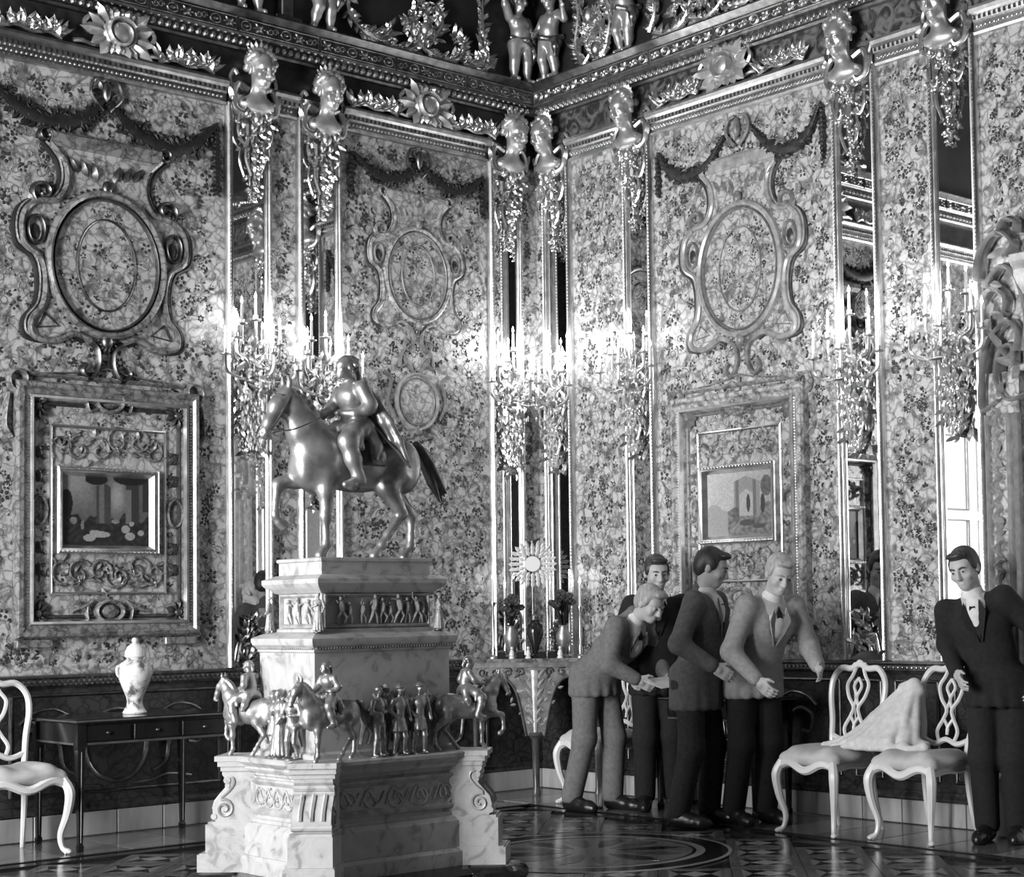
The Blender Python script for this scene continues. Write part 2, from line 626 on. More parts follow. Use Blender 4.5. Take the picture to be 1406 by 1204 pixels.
        if parent is not None:
            o.parent = parent
        if loc is not None:
            o.location = loc
        return o

def share(src, name, mat, parent, loc=(0, 0, 0), rot=(0, 0, 0), scale=(1, 1, 1)):
    """another object using the same mesh data (its own material if given)"""
    o = bpy.data.objects.new(name, src.data)
    COL.objects.link(o)
    o.parent = parent
    o.location, o.rotation_euler = loc, rot
    o.scale = scale if hasattr(scale, '__len__') else (scale,) * 3
    if mat is not None and (not src.data.materials or src.data.materials[0] is not mat):
        o.material_slots[0].link = 'OBJECT'
        o.material_slots[0].material = mat
    return o
# ------------------------------------------------------------------ the room shell
Z_LEDGE, Z_LEDGE_TOP, Z_CORN, Z_CORN_TOP, Z_CEIL = 4.585, 4.735, 4.955, 5.20, 7.6
T = .2

def wall_box(name, c, size, mat):
    m = MB()
    m.box(c, size)
    return structure(m.build(name, mat, smooth=False))

wall_left = wall_box('wall_left', (-ROOM / 2 + T / 2, T / 2, Z_CEIL / 2), (ROOM + T, T, Z_CEIL), AMBER)
wall_right = wall_box('wall_right', (T / 2, -ROOM / 2, Z_CEIL / 2), (T, ROOM, Z_CEIL), AMBER)
wall_back = wall_box('wall_back', (-ROOM / 2, -ROOM - T / 2, Z_CEIL / 2), (ROOM + 2 * T, T, Z_CEIL), AMBER_DARK)  # unseen wall, its amber darkened to throw back less light
ceiling = wall_box('ceiling', (-ROOM / 2, -ROOM / 2, Z_CEIL + T / 2), (ROOM + 2 * T, ROOM + 2 * T, T), noisy('painted_ceiling', [(.3, .10), (.7, .3)], 1.2, rough=.8))
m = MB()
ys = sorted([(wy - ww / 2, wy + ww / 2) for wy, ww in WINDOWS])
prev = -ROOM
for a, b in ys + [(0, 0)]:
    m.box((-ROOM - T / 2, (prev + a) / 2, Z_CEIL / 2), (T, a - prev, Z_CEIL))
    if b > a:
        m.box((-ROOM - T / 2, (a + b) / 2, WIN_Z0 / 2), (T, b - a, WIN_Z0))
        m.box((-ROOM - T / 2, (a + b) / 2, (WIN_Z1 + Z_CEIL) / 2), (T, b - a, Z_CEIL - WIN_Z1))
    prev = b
wall_side = structure(m.build('wall_side', AMBER_DARK, smooth=False))  # unseen window wall, likewise darkened to cut bounced light
GLASS = plain('window_glass', .9, .02)
GLASS.node_tree.nodes['Principled BSDF'].inputs['Transmission Weight'].default_value = 1
for i, (wy, ww) in enumerate(WINDOWS):
    m = MB()
    for k in (-1, 0, 1):
        m.box((-ROOM - .05, wy + k * (ww / 2 - .03), (WIN_Z0 + WIN_Z1) / 2), (.08, .06, WIN_Z1 - WIN_Z0))
    for k in range(6):
        m.box((-ROOM - .05, wy, WIN_Z0 + .03 + k * (WIN_Z1 - WIN_Z0 - .06) / 5), (.07, ww - .12, .05))
    w = structure(m.build('window_%d' % (i + 1), DOOR_WHITE, smooth=False))
    if WIN_POWER[i] == 0:
        for k in (-1, 1):
            p = MB()
            p.box((-ROOM + .01, wy + k * ww / 4, (WIN_Z0 + WIN_Z1) / 2), (.03, ww / 2 - .01, WIN_Z1 - WIN_Z0))
            p.build('shutter', DOOR_WHITE, w, smooth=False)
    p = MB()
    p.box((-ROOM - .05, wy, (WIN_Z0 + WIN_Z1) / 2), (.006, ww - .1, WIN_Z1 - WIN_Z0 - .1))
    p.build('pane', GLASS, w, smooth=False)

# floor: slab, marquetry tiles laid on the diagonal, inlaid bands and circles
m = MB()
m.box((-ROOM / 2, -ROOM / 2, -.108), (ROOM + 2 * T, ROOM + 2 * T, .2))
floor = structure(m.build('floor', PARQ_DARK, smooth=False))
A = .36
def tile_mesh():
    h, g, t = A / 2 - .002, .05, .0
    i = h - g
    q = i * .62
    v = [(-h, -h, t), (h, -h, t), (h, h, t), (-h, h, t), (-i, -i, t), (i, -i, t), (i, i, t), (-i, i, t), (0, -q, t), (q, 0, t), (0, q, t), (-q, 0, t),
         (-h, -h, -.012), (h, -h, -.012), (h, h, -.012), (-h, h, -.012)]
    f = [(0, 1, 5, 4), (1, 2, 6, 5), (2, 3, 7, 6), (3, 0, 4, 7), (4, 5, 8), (5, 9, 8), (5, 6, 9), (6, 10, 9), (6, 7, 10), (7, 11, 10), (7, 4, 11), (4, 8, 11), (8, 9, 10, 11),
         (0, 12, 13, 1), (1, 13, 14, 2), (2, 14, 15, 3), (3, 15, 12, 0)]
    mi = [0, 0, 0, 0] + [1, 2] * 4 + [3] + [0] * 4
    me = bpy.data.meshes.new('parquet_tile')
    me.from_pydata(v, [], f)
    for mm in (PARQ_A, PARQ_B, PARQ_DARK, PARQ_PALE):
        me.materials.append(mm)
    me.polygons.foreach_set('material_index', mi)
    return me
tm = tile_mesh()
CX, CY, CR = -2.04, -2.79, .74
D = A * math.sqrt(2) / 2
nt_ = 0
tiles = []
for pq in range(0, 40):
    for q_ in range(pq % 2, 40, 2):
        x, y = -.955 - D - pq * D, -.955 - D - q_ * D
        if x > -.955 - D * .98 or y > -.955 - D * .98 or x < -5.1 or y < -4.9:
            continue
        if math.hypot(x - CX, y - CY) < CR + .02 or (abs(x + 3.63) < .35 and abs(y + 2.93) < .25):
            continue
        tiles.append((math.hypot(x + 8.2, y + 9.6), x, y))
for _, x, y in sorted(tiles)[:290]:
    o = bpy.data.objects.new('parquet_tile', tm)
    COL.objects.link(o)
    o.parent = floor
    o.location = (x, y, 0)
    o.rotation_euler = (0, 0, PI / 4)

def ring(name, r0, r1, z, mat, n=72):
    v, f = [], []
    for k in range(n):
        a = 2 * PI * k / n
        c_, s_ = math.cos(a), math.sin(a)
        v += [(CX + r0 * c_, CY + r0 * s_, z), (CX + r1 * c_, CY + r1 * s_, z), (CX + r1 * c_, CY + r1 * s_, z - .006), (CX + r0 * c_, CY + r0 * s_, z - .006)]
    for k in range(n):
        b, e = k * 4, ((k + 1) % n) * 4
        f += [(b, b + 1, e + 1, e), (b + 1, b + 2, e + 2, e + 1), (b + 3, b, e, e + 3)]
    return link_mesh(name, v, f, mat, floor, smooth=False)
ring('inlay_ring', .735, .755, .0032, PARQ_PALE)
ring('inlay_ring', .615, .733, .0030, PARQ_DARK)
ring('inlay_ring', .565, .612, .0028, PARQ_PALE)
ring('inlay_ring', .545, .562, .0026, PARQ_DARK)
m = MB()
m.lathe([(0.001, -.005), (.545, -.005), (.545, .0014), (.001, .0015)], 48, (CX, CY, 0))
m.build('inlay_disc', PARQ_B, floor, smooth=False)
for k in range(12):
    a = 2 * PI * k / 12
    m = MB()
    pts = [(.14, 0), (.26, .05), (.40, .06), (.52, 0), (.40, -.06), (.26, -.05)]
    m.prism([(CX + p * math.cos(a) - q * math.sin(a), CY + p * math.sin(a) + q * math.cos(a)) for p, q in pts], -.004, .0026)
    m.build('inlay_petal', PARQ_DARK if k % 2 else PARQ_A, floor, smooth=False)
for x0, x1, y0, y1, mt in ((-.955, -.865, -ROOM, -.865, PARQ_DARK), (-ROOM, -.865, -.955, -.865, PARQ_DARK), (-.80, -.77, -ROOM, -.77, PARQ_DARK), (-ROOM, -.77, -.80, -.77, PARQ_DARK)):
    m = MB()
    m.box(((x0 + x1) / 2, (y0 + y1) / 2, -.0035), (x1 - x0, y1 - y0, .011))
    m.build('inlay_band', mt, floor, smooth=False)
# border boards between the bands and the walls
for k in range(24):
    for side in (0, 1):
        m = MB()
        c = -.25 - k * .4
        if c < -5.4:
            continue
        if side:
            m.box((-.40, c, -.004), (.70, .392, .008))
        else:
            if k < 2:
                continue
            m.box((c, -.40, -.004), (.392, .70, .008))
        m.build('border_board', PARQ_A if (k + side) % 2 else PARQ_B, floor, smooth=False)

# skirting of pale stone slabs, a chair rail with beads, dark dado panels
def wall_run(wall, name, kind_mat, prof, a, b, parent=None):
    m = MB(True)
    m.molding(prof, a, b)
    o = m.build(name, kind_mat, parent, smooth=True, angle=.4)
    if parent is None:
        structure(o)
        place(o, wall, 0, 0)
    return o

def bead_row(wall, parent, a, b, v, d, r, step, mat, name='bead_row', egg=1.):
    m = MB(True)
    for k in range(int((b - a) / step)):
        m.ball((a + (k + .5) * step, v, d), (r, r * egg, r), 6, 4)
    return stuff(m.build(name, mat, parent))

SPAN = {'L': (-6.4, 0.), 'R': (0., 6.4)}
side_name = {'L': 'left', 'R': 'right'}
trim_n = 0
def next_trim():
    global trim_n
    trim_n += 1
    return 'trim_%d' % trim_n

for w in 'LR':
    a, b = SPAN[w]
    full = (-ROOM, 0) if w == 'L' else (0, ROOM)
    bb = wall_run(w, 'baseboard_' + side_name[w], PARQ_DARK, [(0, 0), (.022, 0), (.022, .15), (0, .15)], *full)
    u = a
    k = 0
    while u < b - .05:
        wd = (.46, .38, .52, .30)[k % 4]
        e = min(u + wd, b)
        m = MB(True)
        m.box(((u + e) / 2, .073, .024), (e - u - .006, .138, .02), ch=.004)
        m.build('skirting_slab', STONE, bb, smooth=False)
        u, k = e, k + 1
    wall_run(w, next_trim(), AMBER_DARK, [(0, .15), (.035, .15), (.035, .165), (.022, .185), (.022, .20), (0, .20)], *full)
    rail = wall_run(w, next_trim(), GILT_DARK, [(0, .885), (.03, .885), (.035, .90), (.03, .905), (.03, .935), (.05, .945), (.05, .958), (0, .962)], *full)
    bead_row(w, rail, a, b - .03, .921, .03, .012, .034, GILT_AGED)
    # dado fields with a gilt moulding round each
    fields = [(-4.75, -4.12), (-4.06, -2.65), (-2.57, -2.36), (-2.31, -2.11), (-2.05, -1.8), (-1.72, -.5)] if w == 'L' else [(.45, .97), (1.03, 1.22), (1.28, 2.88), (2.94, 3.2), (3.25, 3.62), (3.68, 3.94)]
    wl = wall_left if w == 'L' else wall_right
    m = MB(True)
    m.box(((full[0] + full[1]) / 2, .543, .005), (full[1] - full[0] - .02, .684, .01))
    dd = m.build('dado_lining', AMBER_DARK, wl, smooth=False)
    place(dd, w, 0, 0)
    for f0, f1 in fields:
        m = MB(True)
        pts = [(f0 + .03, .26), (f1 - .03, .26), (f1 - .03, .84), (f0 + .03, .84)]
        for p, q in zip(pts, pts[1:] + pts[:1]):
            m.relief([p, q], .022, .014, d0=.01)
        place(m.build('dado_moulding', GILT_DARK, wl), w, 0, 0)

# scrolled roundels carved on the wide dado fields
for w, cu in (('L', -3.38), ('L', -1.1), ('R', 2.06)):
    m = MB(True)
    m.relief(oval(cu, .53, .20, .215, 28), .028, .02, True, .01)
    for sg in (-1, 1):
        m.relief([(cu + sg * (p[0]), p[1]) for p in spline([(.24, .36), (.33, .42), (.36, .56), (.45, .66), (.56, .62), (.55, .52), (.48, .52)], 5)], .022, .016, d0=.01)
        m.relief([(cu + sg * (p[0]), p[1]) for p in spline([(.30, .72), (.40, .76), (.52, .74), (.60, .68)], 5)], .018, .014, d0=.01)
        m.relief([(cu + sg * (p[0]), p[1]) for p in spline([(.10, .29), (.22, .30), (.34, .33), (.50, .31)], 5)], .018, .014, d0=.01)
    place(m.build('dado_scroll', GILT_AGED, wall_left if w == 'L' else wall_right), w, 0, 0)

# ledges over the panels (they stop at the heads), dark frieze, cornice
LEDGE_PROF = [(0, Z_LEDGE - .005), (.035, Z_LEDGE - .005), (.04, Z_LEDGE + .01), (.035, Z_LEDGE + .02), (.035, Z_LEDGE + .065), (.05, Z_LEDGE + .075), (.055, Z_LEDGE + .10), (.075, Z_LEDGE + .115), (.085, Z_LEDGE + .135), (.085, Z_LEDGE_TOP), (0, Z_LEDGE_TOP + .01)]
SEGS = {'L': [(-5.6, -2.63), (-2.29, -2.10), (-1.745, -.475)], 'R': [(.41, .975), (1.265, 2.89), (3.25, 3.63), (3.975, 6.4)]}
for w in 'LR':
    for a, b in SEGS[w]:
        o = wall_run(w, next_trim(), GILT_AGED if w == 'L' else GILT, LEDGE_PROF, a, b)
        bead_row(w, o, a + .01, b - .01, Z_LEDGE + .042, .037, .011, .03, GILT)
        m = MB(True)
        k = a + .02
        while k < b - .02:                           # dark notches of the leaf moulding
            m.box((k, Z_LEDGE + .088, .056), (.012, .022, .01))
            k += .034
        stuff(m.build('leaf_notches', GILT_DARK, o, smooth=False))
for w in 'LR':
    full = (-ROOM, 0) if w == 'L' else (0, ROOM)
    a, b = SPAN[w]
    wl = wall_left if w == 'L' else wall_right
    m = MB(True)
    m.box(((full[0] + full[1]) / 2, (Z_LEDGE_TOP + Z_CORN) / 2 - .07, .006), (full[1] - full[0] - .03, Z_CORN - Z_LEDGE_TOP + .14, .012))
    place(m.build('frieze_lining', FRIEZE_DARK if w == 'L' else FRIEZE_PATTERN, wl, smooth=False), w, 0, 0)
    m = MB(True)
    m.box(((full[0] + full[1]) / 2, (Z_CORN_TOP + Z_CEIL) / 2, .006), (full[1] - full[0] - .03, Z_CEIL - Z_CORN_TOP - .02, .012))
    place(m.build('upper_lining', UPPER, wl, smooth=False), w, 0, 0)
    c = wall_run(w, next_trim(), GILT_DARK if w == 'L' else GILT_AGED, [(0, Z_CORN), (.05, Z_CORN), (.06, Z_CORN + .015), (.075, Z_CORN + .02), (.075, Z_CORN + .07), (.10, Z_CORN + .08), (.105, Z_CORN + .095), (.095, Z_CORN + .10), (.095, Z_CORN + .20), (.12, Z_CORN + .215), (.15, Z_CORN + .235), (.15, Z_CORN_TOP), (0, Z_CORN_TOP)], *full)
    bead_row(w, c, a + .09, b - .09, Z_CORN + .045, .082, .017, .052, GILT, egg=1.25)
    # ornament band: framed fields, each holding rings, lozenges and S-scrolls in low relief
    m = MB(True)
    lo, hi = Z_CORN + .108, Z_CORN + .192
    mid = (lo + hi) / 2
    u = a + .10
    k = 0
    while u < b - .2:
        L = .62
        m.relief([(u + .01, lo), (u + L - .01, lo), (u + L - .01, hi), (u + .01, hi)], .010, .008, True, .095)
        for j in range(6):
            cu = u + .06 + j * .1
            t = (j + k) % 3
            if t == 0:
                m.relief(oval(cu, mid, .036, .030, 10), .011, .009, True, .095)
                m.leaf((cu - .022, mid), 0, .044, .022, .011, d0=.095)
            elif t == 1:
                for q in range(4):
                    m.leaf((cu, mid), q * PI / 2 + PI / 4, .042, .024, .011, d0=.095)
                m.leaf((cu - .048, mid), 0, .03, .014, .009, d0=.095)
                m.leaf((cu + .048, mid), PI, .03, .014, .009, d0=.095)
            else:
                m.relief(spiral((cu - .018, mid), .024, .006, PI, 1.2, 10), .009, .009, d0=.095)
                m.relief(spiral((cu + .018, mid), .024, .006, 0, 1.2, 10), .009, .009, d0=.095)
        u += L
        k += 1
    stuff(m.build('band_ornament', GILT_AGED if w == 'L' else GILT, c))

# carved amber inlay: blossoms, leaves and vines standing a little proud of the walls
def filigree(wall, regions, seed, parent, dens=235, inside=None, d=-.0015):
    r = random.Random(seed)
    dark, vine = MB(True), MB(True)
    for (u0, u1, v0, v1) in regions:
        n = int((u1 - u0) * (v1 - v0) * dens)
        for i in range(n):
            u, v = r.uniform(u0 + .05, u1 - .05), r.uniform(v0 + .04, v1 - .05)
            if inside and not inside(u, v):
                continue
            kind = r.random()
            if kind < .30:                               # blossom
                R, ph, np_ = r.uniform(.012, .036), r.uniform(0, 6), r.choice((4, 5, 5, 6))
                for j in range(np_):
                    a = ph + 2 * PI * j / np_
                    dark.leaf((u + .25 * R * math.cos(a), v + .25 * R * math.sin(a)), a, R, R * .75, .006)
            elif kind < .62:                             # spray of leaves
                a = r.uniform(0, 6.28)
                for j in range(r.choice((2, 3, 3))):
                    dark.leaf((u, v), a + (j - 1) * .8, r.uniform(.02, .045), .018, .006)
            elif kind < .9:                              # curling vine
                a, k, L = r.uniform(0, 6.28), r.choice((-1, 1)) * r.uniform(1.2, 3.2), r.uniform(.08, .17)
                pts = [(u, v)]
                for j in range(7):
                    a += k * .22 * (1 + j * .25)
                    p = pts[-1]
                    pts.append((min(max(p[0] + L / 7 * math.cos(a), u0), u1), min(max(p[1] + L / 7 * math.sin(a), v0), v1)))
                vine.relief(pts, [.008 * (1.2 - j / 9) for j in range(8)], .006)
                dark.leaf(pts[4], a + 2, .028, .014, .006)
            else:
                vine.relief(oval(u, v, .022, .022, 8), .008, .005, True)
    place(stuff(dark.build('blossom_inlay', AMBER_DEEP, parent)), wall, 0, 0, d)
    place(stuff(vine.build('vine_inlay', AMBER_VINE, parent)), wall, 0, 0, d)
filigree('L', [(-4.6, -2.64, .98, 4.56), (-2.29, -2.1, .98, 4.56), (-1.74, -.48, .98, 4.56), (-.17, -.03, .98, 4.7)], 3, wall_left)
filigree('R', [(.42, .97, .98, 4.56), (1.27, 2.88, .98, 4.56), (3.25, 3.62, .98, 4.56), (3.98, 4.7, 3.4, 4.56), (.02, .1, .98, 4.7)], 4, wall_right)

# doors: one at the right edge of the view, its twin on the left wall seen only in the mirrors
def door(name, wall, a, b):
    m = MB(True)
    m.box(((a + b) / 2, 1.5, .03), (b - a, 3.0, .06))
    o = structure(place(m.build(name, DOOR_WHITE, smooth=False), wall, 0, 0))
    hw = (b - a) / 2
    for c in (a + hw / 2, b - hw / 2):
        for v0, v1 in ((.15, .9), (1.05, 2.1), (2.2, 2.9)):
            p = MB(True)
            p.relief([(c - hw * .36, v0), (c + hw * .36, v0), (c + hw * .36, v1), (c - hw * .36, v1)], .035, .02, True, .06)
            p.build('panel_moulding', GILT, o)
    return o
door('door_1', 'R', 4.30, 5.95)
door('door_2', 'L', -6.1, -4.75)
# ------------------------------------------------------------------ tall mirrors between gilt mouldings
def rect_sweep(m, u0, u1, v0, v1, prof):
    """moulded frame: prof [(inset, d)...] swept round a rectangle with mitred corners"""
    n = len(prof)
    vs = []
    for i, d in prof:
        vs += [(u0 + i, v0 + i, d), (u1 - i, v0 + i, d), (u1 - i, v1 - i, d), (u0 + i, v1 - i, d)]
    fs = []
    for k in range(n - 1):
        for c in range(4):
            e = (c + 1) % 4
            fs.append((k * 4 + c, k * 4 + e, k * 4 + 4 + e, k * 4 + 4 + c))
    m.add(vs, fs)

def tall_mirror(wall, u0, u1, label):
    c = (u0 + u1) / 2
    t = place(thing('tall_mirror', label, 'mirror', group='tall mirrors between gilt mouldings'), wall, c, 0)
    w = (u1 - u0) / 2
    m = MB(True)
    m.box((0, (.965 + 4.74) / 2, .008), (2 * w, 4.74 - .965, .012))
    m.build('glass', MIRROR, t, smooth=False)
    for sg in (-1, 1):
        m = MB(True)
        x = sg * w
        prof = [(-.026, .0), (-.026, .022), (-.018, .034), (-.006, .03), (0, .042), (.012, .046), (.02, .036), (.026, .022), (.026, 0)]
        vs, fs = [], []
        for v in (.965, 4.60):
            vs += [(x + sg * a, v, d) for a, d in prof]
        n = len(prof)
        for k in range(n - 1):
            f = (k, k + 1, n + k + 1, n + k)
            fs.append(f if sg < 0 else f[::-1])
        m.add(vs, fs)
        s_ = m.build('moulding', GILT, t, smooth=True, angle=1.2)
        m = MB(True)
        for k in range(150):
            m.ball((x + sg * .006, .98 + k * .0242, .04), (.0085, .009, .0085), 5, 3)
        stuff(m.build('beading', GILT, s_))
    m = MB(True)                                         # openwork ornament at the foot of the glass
    r = random.Random(int(abs(c) * 100))
    for k in range(34):
        f = r.random()
        m.leaf((r.uniform(-w + .05, w - .05) * (1 - f * .6), .99 + f * .26), r.uniform(.2, 2.9), .075, .03, .03, d0=.02, curl=.02)
    for sg in (-1, 1):
        m.tube([(sg * a, b, .03) for a, b in spline([(w * .7, 1.0), (w * .5, 1.12), (w * .2, 1.08), (w * .3, 1.02)], 5)], .010, 5)
    stuff(m.build('foot_ornament', GILT_AGED, t))
    return t
for a in (('L', -2.602, -2.316, 'tall mirror on the left wall next to the large oval cartouche and dark framed painting'),
          ('L', -2.073, -1.772, 'tall mirror behind the horse head, right of the narrow strip panel on the left wall'),
          ('L', -.451, -.185, 'tall mirror left of the room corner, above the left half of the corner console'),
          ('R', .125, .387, 'tall mirror right of the room corner, above the right half of the corner console'),
          ('R', 1.0, 1.242, 'narrow tall mirror on the right wall behind the grey-suited bending man'),
          ('R', 2.915, 3.223, 'tall mirror right of the pale cartouche panel on the right wall, above the white chairs'),
          ('R', 3.653, 3.95, 'rightmost tall mirror, beside the carved gilt door surround')):
    tall_mirror(*a)

# ------------------------------------------------------------------ human heads (shared sculpting)
def sculpt_head(s, c, R=None, f=1., k=.012, ears=True, hair=False):
    """a head of height .23*f at centre c; looks along -y turned by the matrix R"""
    R = R or Matrix.Identity(3)
    rot = R.to_euler()
    P = lambda x, y, z: tuple(Vector(c) + R @ Vector((x * f, y * f, z * f)))
    E = lambda p, r, kk=k, cut=False: s.ell(P(*p), tuple(q * f for q in r), kk * f, rot, cut)
    C = lambda a, b, ra, rb, kk=k: s.cone(P(*a), P(*b), ra * f, rb * f, kk * f)
    E((0, .015, .035), (.076, .094, .085), .02)
    E((0, -.02, -.03), (.062, .07, .082), .03)
    E((0, -.06, -.085), (.032, .03, .028), .025)           # chin
    E((0, -.055, .035), (.055, .03, .022), .02)            # brow
    E((.032, -.092, .005), (.02, .014, .013), .012, True)  # eye sockets
    E((-.032, -.092, .005), (.02, .014, .013), .012, True)
    E((.032, -.078, .004), (.014, .012, .010), .003)
    E((-.032, -.078, .004), (.014, .012, .010), .003)
    C((0, -.088, .02), (0, -.108, -.028), .010, .014, .012)
    E((0, -.096, -.034), (.019, .014, .010), .008)
    E((0, -.088, -.060), (.024, .010, .0065), .005)
    E((0, -.085, -.071), (.020, .010, .006), .005)
    E((.045, -.06, -.025), (.022, .022, .022), .02)
    E((-.045, -.06, -.025), (.022, .022, .022), .02)
    if ears:
        for sg in (-1, 1):
            E((sg * .078, .012, -.008), (.010, .02, .032), .008)
    return P

# ------------------------------------------------------------------ gilded busts at the mirror heads
def mask_bust(label):
    t = thing('gilded_bust', label, 'bust', group='gilded busts over the mirrors')
    s = Sculpt((-.17, -.26, -.10), (.17, .02, .40), .0075)
    R = Euler((.28, 0, .10)).to_matrix()
    sculpt_head(s, (0, -.135, .215), R, 1.0, .014)
    s.cone((0, -.08, .03), (0, -.115, .16), .055, .046, .03)
    s.ell((0, -.07, 0), (.13, .075, .065), .03)
    s.build('bust', GILT_MATT, t)
    h = Sculpt((-.15, -.27, .14), (.15, .03, .40), .0085)       # dressed hair
    rr = random.Random(6)
    for k in range(34):
        a, e = rr.uniform(-.5, PI + .5), rr.uniform(-.4, 1.45)
        q = R @ Vector((.086 * math.cos(a) * math.cos(e), .015 + .10 * math.sin(a) * math.cos(e), .035 + .092 * math.sin(e)))
        h.ell((q.x, q.y - .135, q.z + .215), .027, .010)
    h.build('hair', GILT_MATT, t)
    m = MB(True)                                         # feathered headdress
    for k in range(9):
        a = PI * (.12 + .76 * k / 8)
        m.leaf((.06 * math.cos(a), .275 + .05 * math.sin(a)), a, .05 + .04 * math.sin(a), .04, .02, d0=.12, curl=.015)
    m.tube([(.085 * math.cos(PI * k / 8), .265 + .055 * math.sin(PI * k / 8), .128) for k in range(9)], .016, 6)
    m.build('headdress', GILT, t)
    for sg in (-1, 1):
        m = MB(True)                                     # collar scrolls at the shoulders
        pts = [(sg * a, v, d) for a, v, d in spline([(.05, .10, .06), (.12, .13, .05), (.155, .06, .06), (.15, -.03, .07), (.10, -.06, .09), (.085, -.01, .10), (.115, .02, .10)], 5)]
        m.tube(pts, [.019] * (len(pts) // 2) + [.016] * (len(pts) - len(pts) // 2), 6)
        pts = [(sg * a, v, d) for a, v, d in spline([(.15, .10, .03), (.17, .17, .03), (.145, .22, .04), (.125, .19, .05)], 5)]
        m.tube(pts, .014, 6)
        m.leaf((sg * .15, .0), PI / 2 + sg * -.4, .12, .05, .03, d0=.05)
        m.build('scroll', GILT, t)
    m = MB(True)                                         # jewels below the collar
    for a, v, r in ((0, -.09, .038), (-.075, -.06, .03), (.075, -.06, .03), (-.03, -.15, .022), (.035, -.145, .022)):
        m.ball((a, v, .085), (r, r * 1.25, r), 8, 6)
    m.build('jewel', GILT, t)
    m = MB(True)                                         # pendant of leaves and drops
    r = random.Random(2)
    for k in range(46):
        f = k / 45
        w = .105 * (1 - f) ** .8 + .014
        m.leaf((r.uniform(-w, w), -.10 - .50 * f, .03 + .04 * (1 - f)), r.uniform(-2.6, -.5), .065 * (1 - .3 * f), .030, .022, d0=.02 + .035 * (1 - f), curl=.02)
    for k in range(14):
        f = k / 13
        m.ball((.06 * (1 - f) * math.sin(k * 2.4), -.14 - .46 * f, .065 - .02 * f), .014 * (1.2 - .4 * f), 6, 4)
    for sg in (-1, 1):
        m.tube([(sg * a, v, .05) for a, v in spline([(.11, -.06), (.125, -.18), (.08, -.26), (.05, -.22), (.07, -.34), (.03, -.46)], 4)], .010, 5)
    m.tube([(0, -.1, .05), (0, -.35, .045), (0, -.60, .03)], [.02, .016, .006], 5)
    m.build('pendant', GILT, t)
    return t
BUSTS = [('L', -2.43, 4.60, 'gilded bust over the mirror nearest the large oval cartouche, leftmost bust'),
         ('L', -1.905, 4.56, 'gilded bust over the mirror behind the bronze horse head'),
         ('L', -.30, 4.57, 'gilded bust just left of the room corner, leaning over the corner mirror'),
         ('R', .24, 4.57, 'gilded bust just right of the room corner, facing its twin'),
         ('R', 1.10, 4.57, 'gilded bust left of the pale right-wall panel with the garland'),
         ('R', 3.05, 4.57, 'gilded bust right of the pale right-wall panel with the garland'),
         ('R', 3.78, 4.60, 'rightmost gilded bust, doubled by its reflection in the mirror behind')]
b0 = None
for w, u, v, lab in BUSTS:
    b = mask_bust(lab) if b0 is None else copy_tree(b0)
    b0 = b0 or b
    b['label'] = lab
    place(b, w, u, v)

# ------------------------------------------------------------------ shell rosettes with leaf sprays on the ledges
def rosette(label):
    t = thing('shell_rosette', label, 'ornament', group='gilded shell rosettes on the ledges')
    m = MB(True)
    m.ball((0, .0, .05), (.075, .075, .05), 14, 8)
    m.relief(oval(0, 0, .10, .09, 22), .035, .05, True, .02)
    m.build('boss', GILT_MATT, t)
    m = MB(True)
    for k in range(19):
        a = .2 + 2 * PI * k / 19
        m.leaf((.07 * math.cos(a), .06 * math.sin(a)), a + .25 * math.sin(2 * a), .075 + .13 * math.cos(a) ** 2 * (1 if k % 2 else .7), .085, .05, d0=.02 + .012 * (k % 2), curl=.03)
    m.relief(spiral((.0, .0), .10, .05, .5, 1.3, 22), .03, .05, d0=.05)
    m.build('shell', GILT_MATT, t)
    for sg in (-1, 1):
        m = MB(True)
        m.tube([(sg * a, v, .04) for a, v in spline([(.10, .03), (.17, .08), (.23, .03), (.20, -.03), (.165, 0)], 5)], .016, 6)
        m.tube([(sg * a, v, .035) for a, v in spline([(.08, -.08), (.16, -.10), (.24, -.09), (.30, -.10)], 5)], .014, 6)
        m.build('scroll', GILT, t)
    return t
def spray(label):
    t = thing('leaf_spray', label, 'ornament', group='gilded leaf sprays beside the shell rosettes')
    m = MB(True)
    r = random.Random(5)
    stem = spline([(-.19, -.085), (-.08, -.05), (.02, -.07), (.12, -.05), (.2, -.08)], 6)
    m.tube([(a, b, .03) for a, b in stem], .010, 5)
    m.build('stem', GILT, t)
    m = MB(True)
    for i, (a, b) in enumerate(stem[1:-1:1]):
        for j in range(2):
            m.leaf((a, b), r.uniform(.4, 2.7), r.uniform(.06, .13), .036, .03, d0=.02, curl=.025)
    for a in (-.1, .03, .14):
        m.ball((a, .0, .04), .018, 6, 4)
    m.build('leaves', GILT, t)
    return t
r0 = s0 = None
for w, u, v, lab in (('L', -3.38, 4.865, 'gilded shell rosette on the ledge above the large oval cartouche, leftmost'),
                     ('L', -1.05, 4.87, 'gilded shell rosette on the ledge above the middle panel, left of the corner'),
                     ('R', 2.02, 4.88, 'gilded shell rosette on the right-wall ledge above the pale cartouche panel')):
    o = rosette(lab) if r0 is None else copy_tree(r0)
    r0 = r0 or o
    o['label'] = lab
    place(o, w, u, v, .02)
